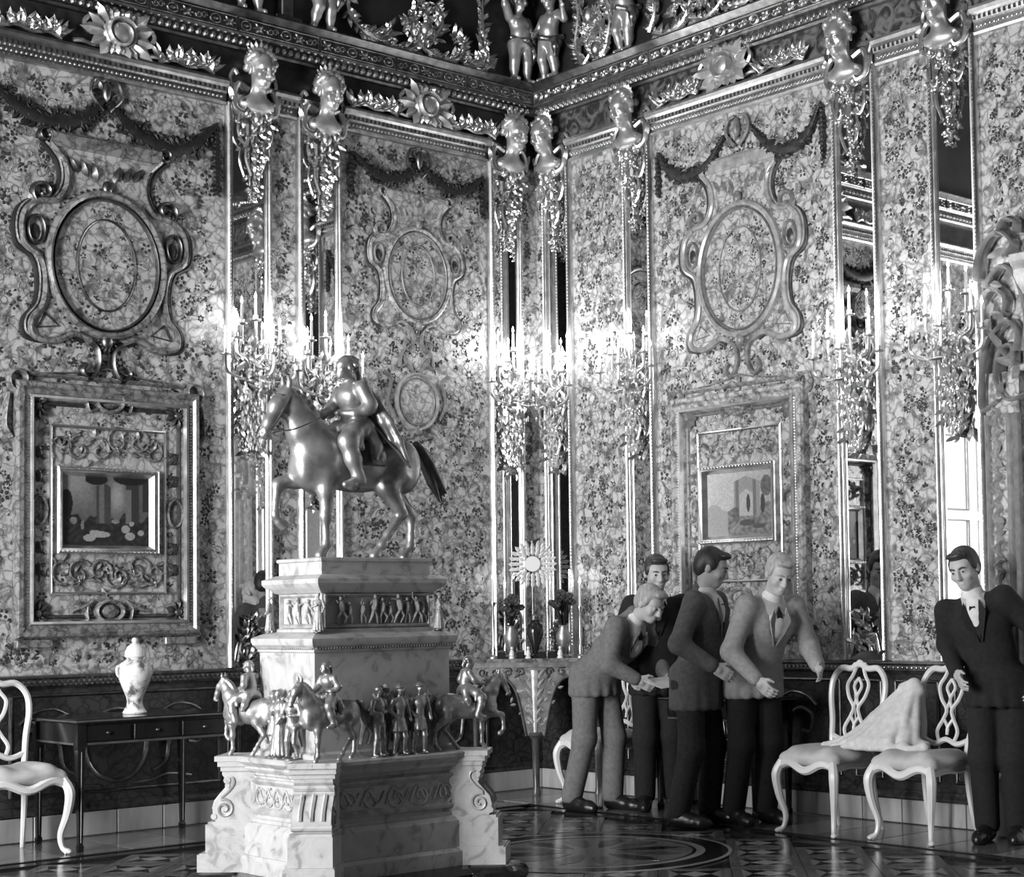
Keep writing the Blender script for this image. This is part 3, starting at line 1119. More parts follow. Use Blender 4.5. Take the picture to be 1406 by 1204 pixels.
for w, u, lab in (('L', -3.95, 'gilded leaf spray left of the leftmost shell rosette'), ('L', -2.93, 'gilded leaf spray right of the leftmost shell rosette'),
                  ('L', -1.5, 'gilded leaf spray left of the shell rosette above the middle panel'), ('L', -.63, 'gilded leaf spray between the middle shell rosette and the corner bust'),
                  ('R', 1.56, 'gilded leaf spray left of the right-wall shell rosette'), ('R', 2.5, 'gilded leaf spray right of the right-wall shell rosette')):
    o = spray(lab) if s0 is None else copy_tree(s0)
    s0 = s0 or o
    o['label'] = lab
    place(o, w, u, 4.83, .03)

# ------------------------------------------------------------------ carved cartouches
def cartouche(wall, u, v, sx, sy, label, band, edge, field, depth=.03):
    t = place(thing('oval_cartouche', label, 'cartouche', group='carved oval cartouches'), wall, u, v)
    q = lambda pts: [(p[0] * sx, p[1] * sy) for p in pts]
    half = spline([(.36, .70), (.27, .60), (.25, .47), (.31, .36), (.44, .33), (.52, .24), (.52, .08), (.42, .0), (.385, -.13), (.40, -.28), (.47, -.38), (.46, -.47), (.33, -.49), (.20, -.44), (.10, -.47)], 5)
    m = MB(True)
    poly = q(half) + q(mir(half))[::-1]
    m.prism(poly[::-1], .0, .012)
    m.build('field', field, t, smooth=False)
    for sg in (1, -1):
        h = half if sg > 0 else mir(half)
        m = MB(True)
        m.relief(q(h), .045 * sx, depth)
        m.relief(q([(p[0] + sg * .03, p[1] + .01) for p in h]), .02 * sx, depth * .6)
        m.build('scroll_border', band, t)
        m = MB(True)
        m.relief(q([(p[0] + sg * .045, p[1] - .004) for p in h]), .034 * sx, depth * .45)
        m.build('dark_edging', GARLAND_BLACK if depth > .04 else AMBER_DEEP, t)
        m = MB(True)
        m.relief(q([(sg * a, b) for a, b in spline([(.10, -.47), (.055, -.52), (.05, -.62), (.10, -.70), (.155, -.66), (.13, -.61)], 5)]), .035 * sx, depth)
        m.build('lower_scroll', edge, t)
        m = MB(True)
        m.relief(q([(sg * p[0], p[1]) for p in spiral((.40, .39), .075, .02, -1.2, 1.1)]), .03 * sx, depth)
        m.build('volute', edge, t)
        m = MB(True)
        m.relief(q([(sg * p[0], p[1]) for p in oval(.445, .16, .05, .085, 16)]), .022 * sx, depth * .8, True, .01)
        m.build('lobe_ring', edge, t)
        m = MB(True)
        m.ball((sg * .445 * sx, .15 * sy, .012), (.03 * sx, .05 * sy, .012), 8, 5)
        m.build('inset', AMBER_DEEP, t)
        m = MB(True)
        m.relief(q([(sg * .385, -.33), (sg * .30, -.40), (sg * .43, -.42)]), .02 * sx, depth * .5, True)
        for k in range(3):
            m.leaf((sg * .44 * sx, (.30 - .0) * sy), (1.0 + k * .5) if sg > 0 else (PI - 1.0 - k * .5), .10 * sx, .04 * sx, depth * .8)
        m.build('spandrel_leaf', edge, t)
    m = MB(True)
    m.relief(oval(0, 0, .37 * sx, .435 * sy, 44), .05 * sx, depth * 1.2, True, .01)
    m.build('oval_moulding', band, t)
    m = MB(True)
    m.relief(oval(0, 0, .335 * sx, .40 * sy, 44), .018 * sx, depth * .9, True, .01)
    for k in range(60):
        a = 2 * PI * k / 60
        m.ball((.40 * sx * math.cos(a), .465 * sy * math.sin(a), .02), .008 * sx, 5, 3)
    stuff(m.build('pearl_row', edge, t))
    m = MB(True)
    m.prism(oval(0, 0, .335 * sx, .40 * sy, 40), .005, .018)
    m.build('oval_plaque', AMBER_PLAQUE, t, smooth=False)
    m = MB(True)
    m.relief(oval(0, 0, .19 * sx, .28 * sy, 36), .014 * sx, .012, True, .017)
    m.build('inner_ring', edge, t)
    ins = lambda a, b: (a / (.31 * sx)) ** 2 + (b / (.37 * sy)) ** 2 < 1
    filigree('L', [(-.33 * sx, .33 * sx, -.4 * sy, .4 * sy)], int(v * 100), t, 150, ins, .0155)
    m = MB(True)                                         # top bar and crest
    m.molding([(0, .68 * sy), (depth * .8, .68 * sy), (depth, .72 * sy), (depth, .755 * sy), (depth * .6, .775 * sy), (0, .775 * sy)], -.36 * sx, .36 * sx)
    m.build('top_bar', band, t, smooth=False)
    m = MB(True)
    for sg in (-1, 1):
        m.relief(q([(sg * p[0], p[1]) for p in spiral((.385, .735), .055, .015, PI, -1.1)]), .025 * sx, depth)
        for k in range(4):
            m.leaf((sg * (.05 + .06 * k) * sx, (.50 + .015 * k) * sy), PI / 2 - sg * (.3 + .15 * k), .13 * sy, .05 * sx, depth)
    m.ball((0, .47 * sy, .03), (.035 * sx, .05 * sy, .03), 8, 6)
    m.build('crest', edge, t)
    m = MB(True)
    m.ball((0, -.47 * sy, .03), (.04 * sx, .05 * sy, .03), 8, 6)
    for k in range(6):
        a = -PI / 2 + (k - 2.5) * .5
        m.leaf((0, -.47 * sy), a, .08 * sy, .04 * sx, depth)
    m.build('bottom_boss', edge, t)
    return t
cartouche('L', -3.445, 3.43, 1.0, 1.0, 'large dark-edged oval cartouche on the left wall above the ruin painting', AMBER_MID, GILT_DARK, AMBER_PLAQUE, .045)
cartouche('L', -1.11, 3.66, .74, .76, 'faint oval cartouche behind the rider on the middle panel', AMBER_PLAQUE, AMBER_VINE, AMBER_PLAQUE, .022)
cartouche('R', 2.085, 3.52, .98, 1.0, 'pale oval cartouche in scrolled frame on the right wall', AMBER_PALE, AMBER_VINE, AMBER_PLAQUE, .032)

t = place(thing('small_medallion', 'small round medallion on the middle panel, right of the rider', 'medallion'), 'L', -1.12, 2.77)
m = MB(True)
m.relief(oval(0, 0, .175, .195, 32), .03, .03, True)
m.build('ring_moulding', AMBER_PALE, t)
m = MB(True)
m.prism(oval(0, 0, .165, .185, 32), 0, .012)
m.build('plaque', AMBER_PLAQUE, t, smooth=False)
m = MB(True)
m.relief(oval(0, 0, .145, .165, 32), .012, .02, True)
for sg in (-1, 1):
    m.relief([(sg * a, b) for a, b in spline([(.19, -.12), (.25, 0), (.22, .14), (.28, .2)], 5)], .028, .025)
    m.relief([(sg * a, b) for a, b in spline([(.02, .20), (.08, .26), (.14, .24), (.12, .34), (.05, .40)], 5)], .025, .022)
    m.relief([(sg * a, b) for a, b in spline([(.02, -.2), (.06, -.26), (.12, -.24)], 5)], .025, .022)
    m.leaf((sg * .05, .22), PI / 2 - sg * .6, .14, .05, .025)
m.ball((0, -.21, .02), (.035, .03, .025), 8, 5)
m.build('scrollwork', AMBER_VINE, t)

# ------------------------------------------------------------------ dark leaf garlands
def garland(wall, pts_list, drops, knots, label, fat):
    t = place(thing('leaf_garland', label, 'garland', group='carved leaf garlands under the ledges'), wall, 0, 0)
    r = random.Random(9)
    for pts in pts_list:
        m = MB(True)
        P = spline(pts, 14)
        n = len(P)
        for i, (a, b) in enumerate(P):
            f = fat * (.35 + .65 * math.sin(PI * i / (n - 1)))
            m.ball((a, b, .02), (f * .55, f * .55, .022), 6, 4)
            for k in range(3):
                m.leaf((a + r.uniform(-.4, .4) * f, b + r.uniform(-.4, .4) * f), r.uniform(0, 6.3), f * .75, f * .45, .03, .01)
        m.build('swag', GARLAND_BLACK if wall == 'L' else AMBER_DEEP, t)
    for a, v0, v1 in drops:
        m = MB(True)
        k = v0
        while k > v1:
            f = fat * (.35 + .3 * math.sin(PI * (v0 - k) / (v0 - v1)))
            m.ball((a, k, .018), (f * .5, f * .5, .02), 6, 4)
            for j in range(2):
                m.leaf((a, k), r.uniform(-2.6, -.5), f, f * .5, .025, .01)
            k -= .03
        m.build('drop', GARLAND_BLACK if wall == 'L' else AMBER_DEEP, t)
    for a, b in knots:
        m = MB(True)
        m.ball((a, b, .03), (.03, .07, .03), 8, 6)
        for sg in (-1, 1):
            m.tube([(a + sg * p, b + q, .03) for p, q in spline([(.02, .08), (.08, .06), (.10, -.02), (.06, -.08), (.02, -.12)], 4)], .012, 5)
        for k in range(6):
            an = 2 * PI * k / 6
            m.leaf((a, b, .0), an, .09, .04, .02)
        m.build('knot', GILT_DARK if wall == 'L' else AMBER_VINE, t)
garland('L', [[(-4.17, 4.42), (-4.02, 4.31), (-3.8, 4.26), (-3.6, 4.31), (-3.47, 4.44)], [(-3.43, 4.44), (-3.28, 4.30), (-3.05, 4.23), (-2.86, 4.28), (-2.70, 4.43)]], [(-2.69, 4.42, 3.97), (-4.17, 4.42, 3.97)], [(-3.45, 4.50)],
        'black leaf garland in two swags over the large oval cartouche', .105)
garland('L', [[(-1.64, 4.44), (-1.5, 4.34), (-1.36, 4.31), (-1.22, 4.35), (-1.12, 4.45)], [(-1.07, 4.45), (-.95, 4.36), (-.80, 4.31), (-.65, 4.35), (-.53, 4.45)]], [(-.52, 4.44, 4.15), (-1.66, 4.44, 4.15)], [(-1.1, 4.48)],
        'dark leaf garland at the top of the middle panel left of the corner', .075)
garland('R', [[(1.34, 4.44), (1.45, 4.29), (1.62, 4.23), (1.80, 4.27), (1.96, 4.42)], [(2.22, 4.43), (2.36, 4.28), (2.52, 4.22), (2.68, 4.28), (2.80, 4.45)]], [(1.33, 4.42, 4.13), (2.81, 4.44, 4.10)], [(2.09, 4.46)],
        'dark leaf garland hanging over the pale right-wall cartouche', .07)

# ------------------------------------------------------------------ framed mosaics
def carve_frame(wall, u, v, label, dark):
    PALE = AMBER_MID if dark else AMBER_PLAQUE
    t = place(thing('carved_frame', label, 'frame', group='carved amber frames round the paintings'), wall, u, v)
    W, H = .59, .755
    m = MB(True)
    rect_sweep(m, -W, W, -H, H, [(0, 0), (0, .055), (.012, .075), (.035, .08), (.05, .065), (.075, .06), (.082, .07), (.10, .07), (.108, .05), (.118, .012)])
    m.build('outer_moulding', PALE, t, smooth=True, angle=.5)
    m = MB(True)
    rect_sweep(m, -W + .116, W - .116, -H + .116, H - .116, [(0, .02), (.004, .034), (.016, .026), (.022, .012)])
    m.build('inner_shade_band', AMBER_DEEP if dark else AMBER_VINE, t, smooth=True, angle=.5)  # shade inside the outer moulding, put in as a darker band
    m = MB(True)
    rect_sweep(m, -W + .078, W - .078, -H + .078, H - .078, [(0, .065), (.006, .080), (.020, .076), (.030, .05)])
    for k in range(70):
        v_ = -H + .1 + k * (2 * H - .2) / 69
        for sg in (-1, 1):
            m.ball((sg * (W - .067), v_, .064), .008, 5, 3)
    stuff(m.build('pearl_moulding', GILT, t))
    m = MB(True)
    m.box((0, 0, .008), (2 * W - .2, 2 * H - .2, .012))
    m.build('field', AMBER_PLAQUE if not dark else AMBER_PLAQUE, t, smooth=False)
    filigree('L', [(-W + .11, W - .11, -H + .1, -.29), (-W + .11, W - .11, .29, H - .1), (-W + .1, -.34, -.3, .3), (.34, W - .1, -.3, .3)], 17, t, 110, None, .0115)
    m = MB(True)
    rect_sweep(m, -.375, .375, -.50, .51, [(0, .012), (0, .03), (.008, .034), (.016, .03), (.018, .012)])
    m.build('inner_fillet', GILT, t, smooth=True, angle=.5)
    mat2 = AMBER_DEEP if dark else AMBER_VINE
    for sx in (-1, 1):
        for sy in (-1, 1):
            m = MB(True)
            for k in range(9):
                a = k * 2 * PI / 9
                m.leaf((sx * .45, sy * .61), a, .085, .05, .04, d0=.012, curl=.01)
            m.ball((sx * .45, sy * .61, .03), .03, 8, 5)
            m.build('corner_ornament', mat2, t)
        m = MB(True)
        m.relief(oval(sx * .437, 0, .048, .085, 20), .02, .03, True, .012)
        m.ball((sx * .437, 0, .012), (.036, .07, .014), 8, 5)
        m.build('side_medallion', PALE, t)
        for sv in (-.35, -.22, .2, .34):
            m = MB(True)
            m.ball((sx * .437, sv, .016), (.026, .04, .018), 7, 5)
            for k in range(4):
                m.leaf((sx * .437, sv), PI / 4 + k * PI / 2, .06, .03, .02, d0=.012)
            m.build('boss', mat2, t)
    r = random.Random(4)
    m = MB(True)                                         # carved acanthus above and below the painting
    for (c0, c1, v0, v1) in ((-.34, .34, .28, .50), (-.34, .34, -.48, -.28)):
        for sg in (-1, 1):
            for base in (.06, .19, .29):
                vm = (v0 + v1) / 2
                m.relief([(sg * p[0], p[1]) for p in spiral((base, vm + r.uniform(-.04, .04)), .085, .015, r.uniform(0, 6), r.choice((-1, 1)) * 1.1, 14)], .022, .022, d0=.012)
                for k in range(5):
                    m.leaf((sg * (base + r.uniform(-.05, .05)), vm + r.uniform(-.08, .08)), r.uniform(0, 6.28), .07, .03, .024, d0=.012)
    stuff(m.build('carved_acanthus', PALE, t))
    for sv, nm in ((.665, 'top_shield'), (-.60, 'bottom_shield')):
        m = MB(True)
        m.relief(oval(0, sv, .085, .06, 20), .03, .045, True, .02)
        m.ball((0, sv, .03), (.065, .045, .03), 10, 6)
        for sg in (-1, 1):
            m.relief([(sg * a, sv + b) for a, b in spline([(.08, -.05), (.13, -.06), (.145, .02), (.11, .06), (.16, .03), (.24, .0)], 5)], .025, .03, d0=.02)
            m.leaf((sg * .1, sv), (0 if sg > 0 else PI) + sg * .3, .13, .05, .03, d0=.02)
        m.build(nm, PALE, t)
    for sg in (-1, 1):
        m = MB(True)
        m.box((sg * .47, -.785, .025), (.22, .05, .05), ch=.006)
        m.build('foot_block', PALE, t, smooth=False)
        m = MB(True)
        m.relief([(sg * (.56 + p[0]), .76 + p[1]) for p in spiral((0, 0), .075, .02, -1.6, 1.2)], .03, .05, d0=.01)
        m.relief([(sg * a, b) for a, b in spline([(.62, .68), (.64, .5), (.60, .42)], 5)], .03, .04)
        m.build('ear_scroll', PALE, t)
    m = MB(True)
    m.relief([(-.5, .80), (.5, .80)], .03, .04)
    m.relief([(-.5, .80), (-.12, .84), (0, .87), (.12, .84), (.5, .80)], .012, .03)
    m.build('top_cornice', PALE, t)
    return t
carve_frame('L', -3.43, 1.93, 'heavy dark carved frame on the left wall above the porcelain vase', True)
carve_frame('R', 2.045, 1.96, 'pale carved frame on the right wall behind the standing people', False)

def canvas_mesh(name, mat, w, h, fn, nx=120, ny=90):
    v, f, col = [], [], []
    for j in range(ny + 1):
        for i in range(nx + 1):
            v.append((-w / 2 + w * i / nx, 0, -h / 2 + h * j / ny))
            g = fn(i / nx, j / ny) * (.62 + .3 * rng.random())
            col += [g, g, g, 1]
    for j in range(ny):
        for i in range(nx):
            a = j * (nx + 1) + i
            f.append((a, a + 1, a + nx + 2, a + nx + 1))
    o = link_mesh(name, v, f, mat, smooth=False)
    at = o.data.color_attributes.new('picture', 'FLOAT_COLOR', 'POINT')
    at.data.foreach_set('color', col)
    return o
PICT, _nt, _b = new_mat('painted_picture')
_a = _nt.nodes.new('ShaderNodeAttribute')
_a.attribute_name = 'picture'
_nt.links.new(_a.outputs['Color'], _b.inputs['Base Color'])
_b.inputs['Roughness'].default_value = .6

def ell2(x, y, cx, cy, a, b):
    return ((x - cx) / a) ** 2 + ((y - cy) / b) ** 2 < 1

def ruins_dark(x, y):
    n = .5 + .5 * math.sin(x * 31 + 3 * math.sin(y * 17)) * math.sin(y * 27 + 2 * math.sin(x * 23))
    g = .10 + .22 * max(0, 1 - ((x - .12) / .28) ** 2) * max(0, min(1, (y - .4) * 2.2)) + .3 * math.exp(-((x - .62) / .09) ** 2 - ((y - .72) / .22) ** 2) + .04 * n
    if y < .42 + .05 * math.sin(x * 19) + .03 * math.sin(x * 47):
        g = .012 + .035 * n * n
    if .38 < x < .55 and y > .33 and (y < .9 - abs(x - .465) * .6):
        g = .05 + (.10 if .41 < x < .47 else .0) + .02 * n
    if .72 < x < .88 and y > .33:
        g = .04 + (.15 if .72 < x < .79 and y < .82 else 0)
    if x > .92 and y > .5:
        g = .03
    if ell2(x, y, .38, .95, .13, .08) or ell2(x, y, .78, .97, .2, .09) or ell2(x, y, .04, .6, .07, .2):
        g = .008
    if ell2(x, y, .30, .12, .07, .05) or ell2(x, y, .42, .17, .12, .045) or ell2(x, y, .36, .2, .06, .03):
        g = .42
    if ell2(x, y, .77, .15, .06, .055) or ell2(x, y, .72, .25, .05, .06) or ell2(x, y, .79, .33, .03, .035) or ell2(x, y, .90, .2, .035, .04):
        g = .40
    if ell2(x, y, .12, .36, .04, .05) or ell2(x, y, .22, .3, .02, .06) or ell2(x, y, .6, .36, .05, .03):
        g = .2 + .1 * n
    return g

def ruins_light(x, y):
    n = .5 + .5 * math.sin(x * 37 + 3 * math.sin(y * 19)) * math.sin(y * 29 + 2 * math.sin(x * 21))
    g = .62 - .2 * x + .1 * n
    if y < .45 + .06 * math.sin(x * 15):
        g = (.14 + .22 * n) if x > .32 else .45
    if .42 < x < .82 and y > .3 and y < .92 - abs(x - .6) * .45:
        g = .36
        if .50 < x < .72 and y < .72 - abs(x - .61) * .8:
            g = .55
        if abs(x - .47) < .025 or abs(x - .74) < .025:
            g = .2
    if ell2(x, y, .64, .5, .03, .14) or ell2(x, y, .86, .48, .035, .15):
        g = .06
    if ell2(x, y, .92, .75, .09, .16) or ell2(x, y, .45, .33, .05, .12):
        g = .10 + .1 * n
    if ell2(x, y, .62, .2, .12, .05) or ell2(x, y, .8, .14, .1, .04):
        g = .10
    return g

def painting(wall, u, v, w, h, fn, label):
    t = place(thing('framed_painting', label, 'painting'), wall, u, v, .014)
    c = canvas_mesh('canvas', PICT, w, h, fn)
    c.parent = t
    c.location = (0, -.012, 0)
    m = MB(True)
    W, H = w / 2 + .05, h / 2 + .045
    rect_sweep(m, -W, W, -H, H, [(0, 0), (0, .05), (.008, .058), (.016, .05), (.03, .045), (.04, .03), (.052, .012)])
    m.build('gilt_frame', GILT, t, smooth=True, angle=.5)
    m = MB(True)
    for k in range(24):
        x = -W + .02 + k * (2 * W - .04) / 23
        for sv in (-1, 1):
            m.ball((x, sv * (H - .012), .054), .008, 5, 3)
    stuff(m.build('frame_beads', GILT, t))
    return t
painting('L', -3.445, 1.932, .555, .425, ruins_dark, 'dark painting of ruins and small figures in a bright gilt frame')
painting('R', 2.045, 1.975, .575, .425, ruins_light, 'light painting of a ruined arch with dark figures in a pale frame')

# ------------------------------------------------------------------ candelabra in front of the mirrors
ARMS = [(0, .50, .10), (-.155, .37, .12), (.165, .35, .12), (-.25, .25, .15), (.26, .24, .15), (.04, .27, .24)]
def candelabrum(label):
    t = thing('wall_candelabrum', label, 'candelabrum', group='crystal candelabra on the mirrors')
    m = MB(True)
    r = random.Random(8)
    for k in range(60):
        f = k / 59
        w = .03 + .105 * math.sin(PI * min(1, .25 + .75 * (1 - f))) * (1 - f * .5)
        m.leaf((r.uniform(-w, w), .20 - .68 * f), r.uniform(-2.8, -.3) if f > .3 else r.uniform(0, 6.2), .085, .032, .035, d0=.02 + .05 * (1 - f), curl=.03)
    for sg in (-1, 1):
        m.tube([(sg * a, b, .06) for a, b in spline([(.02, -.40), (.06, -.30), (.02, -.2), (.09, -.1), (.11, .02), (.05, .08), (.03, .02)], 5)], .011, 6)
        m.tube([(sg * a, b, .05) for a, b in spline([(.03, .05), (.09, .14), (.07, .22), (.02, .2)], 5)], .010, 6)
    m.build('leaf_body', GILT, t)
    for (a, v, d) in ARMS:
        m = MB(True)
        base = v - .15
        m.tube(spline([(a * .1, -.02, .05), (a * .5, base - .14, d * .7 + .03), (a * .95, base - .10, d), (a, base, d)], 5), [.010] * 16, 6)
        for k in range(3):
            m.leaf((a * .6, base - .11), r.uniform(0, 6.2), .05, .022, .02, d0=d * .8)
        arm = m.build('arm', GILT, t)
        m = MB()
        m.lathe([(.006, -.01), (.034, .0), (.036, .006), (.014, .01), (.016, .03), (.012, .034)], 10, (a, -d, base))
        m.build('drip_pan', GILT, arm)
        m = MB()
        m.lathe([(.0095, .03), (.009, .13), (.003, .137)], 8, (a, -d, base))
        m.build('candle', WAX, t)
        m = MB()
        m.lathe([(.001, .134), (.008, .148), (.0075, .158), (.003, .174), (.0005, .184)], 7, (a, -d, base))
        m.build('flame', FLAME, t)
    m = MB(True)
    for k in range(190):
        f = r.random() ** .8
        w = .035 + .19 * (1 - f)
        a, v, d = r.uniform(-w, w), .26 - .74 * f, .04 + r.random() * .19 * (1 - f * .8)
        s1, s2 = r.uniform(.006, .011), r.uniform(.014, .028)
        m.add([(a, v + s2, d), (a - s1, v, d - s1 * .3), (a, v, d + s1), (a + s1, v, d - s1 * .3), (a, v - s2 * 1.2, d)], [(0, 1, 2), (0, 2, 3), (0, 3, 1), (4, 2, 1), (4, 3, 2), (4, 1, 3)])
    stuff(m.build('crystal_drops', CRYSTAL, t, smooth=False))
    return t
c0 = None
for w, u, v, lab in (('L', -2.46, 2.84, 'crystal candelabrum with lit candles left of the bronze horse, beside the oval cartouche'),
                     ('L', -1.93, 2.78, 'crystal candelabrum with lit candles directly behind the horse and rider'),
                     ('L', -.32, 2.84, 'crystal candelabrum with lit candles just left of the room corner'),
                     ('R', .25, 2.82, 'crystal candelabrum with lit candles just right of the room corner'),
                     ('R', 1.10, 2.86, 'crystal candelabrum on the narrow mirror left of the pale cartouche'),
                     ('R', 3.06, 2.72, 'crystal candelabrum on the mirror right of the pale cartouche'),
                     ('R', 3.80, 2.76, 'rightmost crystal candelabrum, next to the carved door surround')):
    o = candelabrum(lab) if c0 is None else copy_tree(c0)
    c0 = c0 or o
    o['label'] = lab
    place(o, w, u, v)
    la = bpy.data.lights.new('candle_light', 'POINT')
    la.energy = CANDLE_W
    la.shadow_soft_size = .12
    lo = bpy.data.objects.new('candle_light', la)
    COL.objects.link(lo)
    place(lo, w, u, v + .42, .36)
# ------------------------------------------------------------------ putti on the cornice
def putto(label, pose):
    t = thing('putto', label, 'statue', group='gilded putti on the cornice')
    s = Sculpt((-.36, -.26, -.02), (.36, .26, 1.14), .0125)
    P = pose
    sw = P.get('sway', .03)
    hipL, hipR = (-.075 + sw, 0, .43), (.075 + sw, 0, .43)
    s.ell((sw, 0, .46), (.125, .10, .10), .05)
    s.ell((sw * .5, -.025, .56), (.115, .105, .11), .05)
    s.ell((0, -.01, .68), (.125, .09, .10), .05)
    s.ell((-.055, -.075, .67), (.05, .03, .04), .03)
    s.ell((.055, -.075, .67), (.05, .03, .04), .03)
    s.ell((sw - .05, .075, .44), (.07, .055, .07), .03)
    s.ell((sw + .05, .075, .44), (.07, .055, .07), .03)
    s.cone((0, 0, .74), (0, -.01, .82), .05, .045, .03)
    for hip, kn, an, to in ((hipL, P['kl'], P['al'], P['tl']), (hipR, P['kr'], P['ar'], P['tr'])):
        s.cone(hip, kn, .088, .058, .03)
        s.ell(tuple((np.array(kn) + np.array(an)) / 2 + np.array((0, .012, .02))), (.053, .055, .075), .03)
        s.cone(kn, an, .054, .034, .025)
        s.cone((an[0], an[1] + .02, an[2] - .01), to, .034, .026, .02)
    for sh, el, wr in (((-.125, 0, .73), P['el'], P['wl']), ((.125, 0, .73), P['er'], P['wr'])):
        s.cone(sh, el, .052, .043, .03)
        s.cone(el, wr, .043, .028, .02)
        w = np.array(wr)
        d = (w - np.array(el)) / (np.linalg.norm(w - np.array(el)) + 1e-6)
        s.ell(tuple(w + d * .03), (.028, .028, .03), .015)
        o = np.cross(d, (0, -1, 0.01))
        o /= np.linalg.norm(o) + 1e-6
        for k in range(4):
            b = w + d * .045 + o * (k - 1.5) * .017
            s.cone(tuple(b), tuple(b + d * (.035 + .006 * (k in (1, 2))) + np.array((0, -.012, 0))), .0095, .008, .004)
        s.cone(tuple(w + d * .02 + o * .028), tuple(w + d * .045 + o * .048), .0095, .008, .005)
    R = Euler(P.get('head', (.1, 0, .2))).to_matrix()
    sculpt_head(s, (0, -.015, .935), R, 1.0, .02)
    s.ell((-.042, -.085, .905), (.03, .025, .03), .02)
    s.ell((.042, -.085, .905), (.03, .025, .03), .02)
    b = s.build('body', GILT_MATT, t, scale=.66)
    h = Sculpt((-.13, -.15, .84), (.13, .15, 1.10), .012)
    rr = random.Random(3)
    for k in range(26):
        a, e = rr.uniform(0, 2 * PI), rr.uniform(.05, 1.3)
        q = R @ Vector((.082 * math.cos(a) * math.cos(e), .02 + .095 * math.sin(a) * math.cos(e), .035 + .085 * math.sin(e)))
        if q.y < -.055 and q.z < .06:
            continue
        h.ell((q.x, q.y - .015, q.z + .935), .026, .01)
    h.build('curls', GILT_AGED, t, scale=.66)
    d = Sculpt((-.25, -.22, .2), (.25, .22, .62), .014)
    d.chain([(-.14 + sw, -.02, .50), (sw, -.12, .47), (.13 + sw, -.06, .43), (.15 + sw, .05, .48)], [.028, .03, .034, .03], .02)
    d.chain([(.13 + sw, -.05, .44), (.165 + sw, -.06, .34), (.14 + sw, -.04, .25)], [.034, .042, .02], .03)
    d.chain([(-.14 + sw, -.02, .50), (-.1 + sw, .1, .47), (.1 + sw, .1, .46), (.15 + sw, .05, .48)], [.028, .028, .028, .03], .02)
    d.build('drapery', GILT_AGED, t, scale=.66)
    return t
PA = dict(sway=.03, kl=(-.07, -.02, .25), al=(-.06, .0, .06), tl=(-.075, -.09, .025), kr=(.11, -.03, .25), ar=(.13, .0, .06), tr=(.155, -.085, .025),
          el=(-.22, -.05, .84), wl=(-.27, -.07, .97), er=(.21, -.01, .58), wr=(.20, -.05, .44), head=(.12, .05, .25))
PB = dict(sway=-.03, kl=(-.10, -.05, .25), al=(-.13, .01, .06), tl=(-.17, -.06, .025), kr=(.05, -.03, .25), ar=(.06, .0, .06), tr=(.05, -.09, .025),
          el=(-.21, -.03, .58), wl=(-.12, -.15, .52), er=(.24, -.02, .64), wr=(.28, -.08, .74), head=(.2, -.1, -.3))
PC = dict(sway=.02, kl=(-.07, -.06, .26), al=(-.08, .02, .06), tl=(-.10, -.06, .025), kr=(.06, -.01, .25), ar=(.03, .02, .06), tr=(.03, -.07, .025),
          el=(-.19, .03, .86), wl=(-.12, .0, 1.0), er=(.20, -.06, .62), wr=(.10, -.15, .60), head=(.15, .15, .5))
pa = putto('gilded putto with one arm raised, left of the room corner on the cornice', PA)
place(pa, 'L', -.215, Z_CORN_TOP, .075)
pb = putto('gilded putto just right of the room corner, turned away from its twin', PB)
place(pb, 'R', .29, Z_CORN_TOP, .075)
pc = putto('gilded putto beside the shell trophy, second putto right of the corner', PC)
place(pc, 'R', 1.08, Z_CORN_TOP, .075)
o = copy_tree(pb)
o['label'] = 'gilded putto whose legs show above the second bust, left wall cornice'
place(o, 'L', -1.90, Z_CORN_TOP, .075)
o = copy_tree(pa)
o['label'] = 'leftmost gilded putto, only its feet showing at the top edge of the view'
place(o, 'L', -2.50, Z_CORN_TOP, .075)

# ------------------------------------------------------------------ gilded scrollwork above the cornice
def scrollwork(wall, label, stems, seed, cat='ornament', balls=()):
    t = place(thing('gilded_scrollwork', label, cat, group='gilded scrollwork above the cornice'), wall, 0, 0)
    r = random.Random(seed)
    for st in stems:
        P = spline(st, 9)
        n = len(P)
        m = MB(True)
        m.tube([(a, b, .05) for a, b in P], [.018 - .010 * i / n for i in range(n)], 6)
        for i, (a, b) in enumerate(P):
            q = P[min(i + 1, n - 1)]
            p = P[max(i - 1, 0)]
            an = math.atan2(q[1] - p[1], q[0] - p[0])
            for sg in (-1, 1):
                if r.random() < .8:
                    m.leaf((a, b, .03), an + sg * r.uniform(.5, 1.3), r.uniform(.05, .11), .034, .035, d0=.03, curl=.03)
        stuff(m.build('acanthus_stem', GILT, t))
    for a, b, s_ in balls:
        m = MB(True)
        m.ball((a, b, .06), (s_, s_ * 1.2, s_), 10, 7)
        for k in range(7):
            m.leaf((a, b - s_ * .5, .04), -PI + k * PI / 3.5, s_ * 1.9, s_ * .9, .03, d0=.03, curl=.02)
        m.build('boss', GILT, t)
    return t
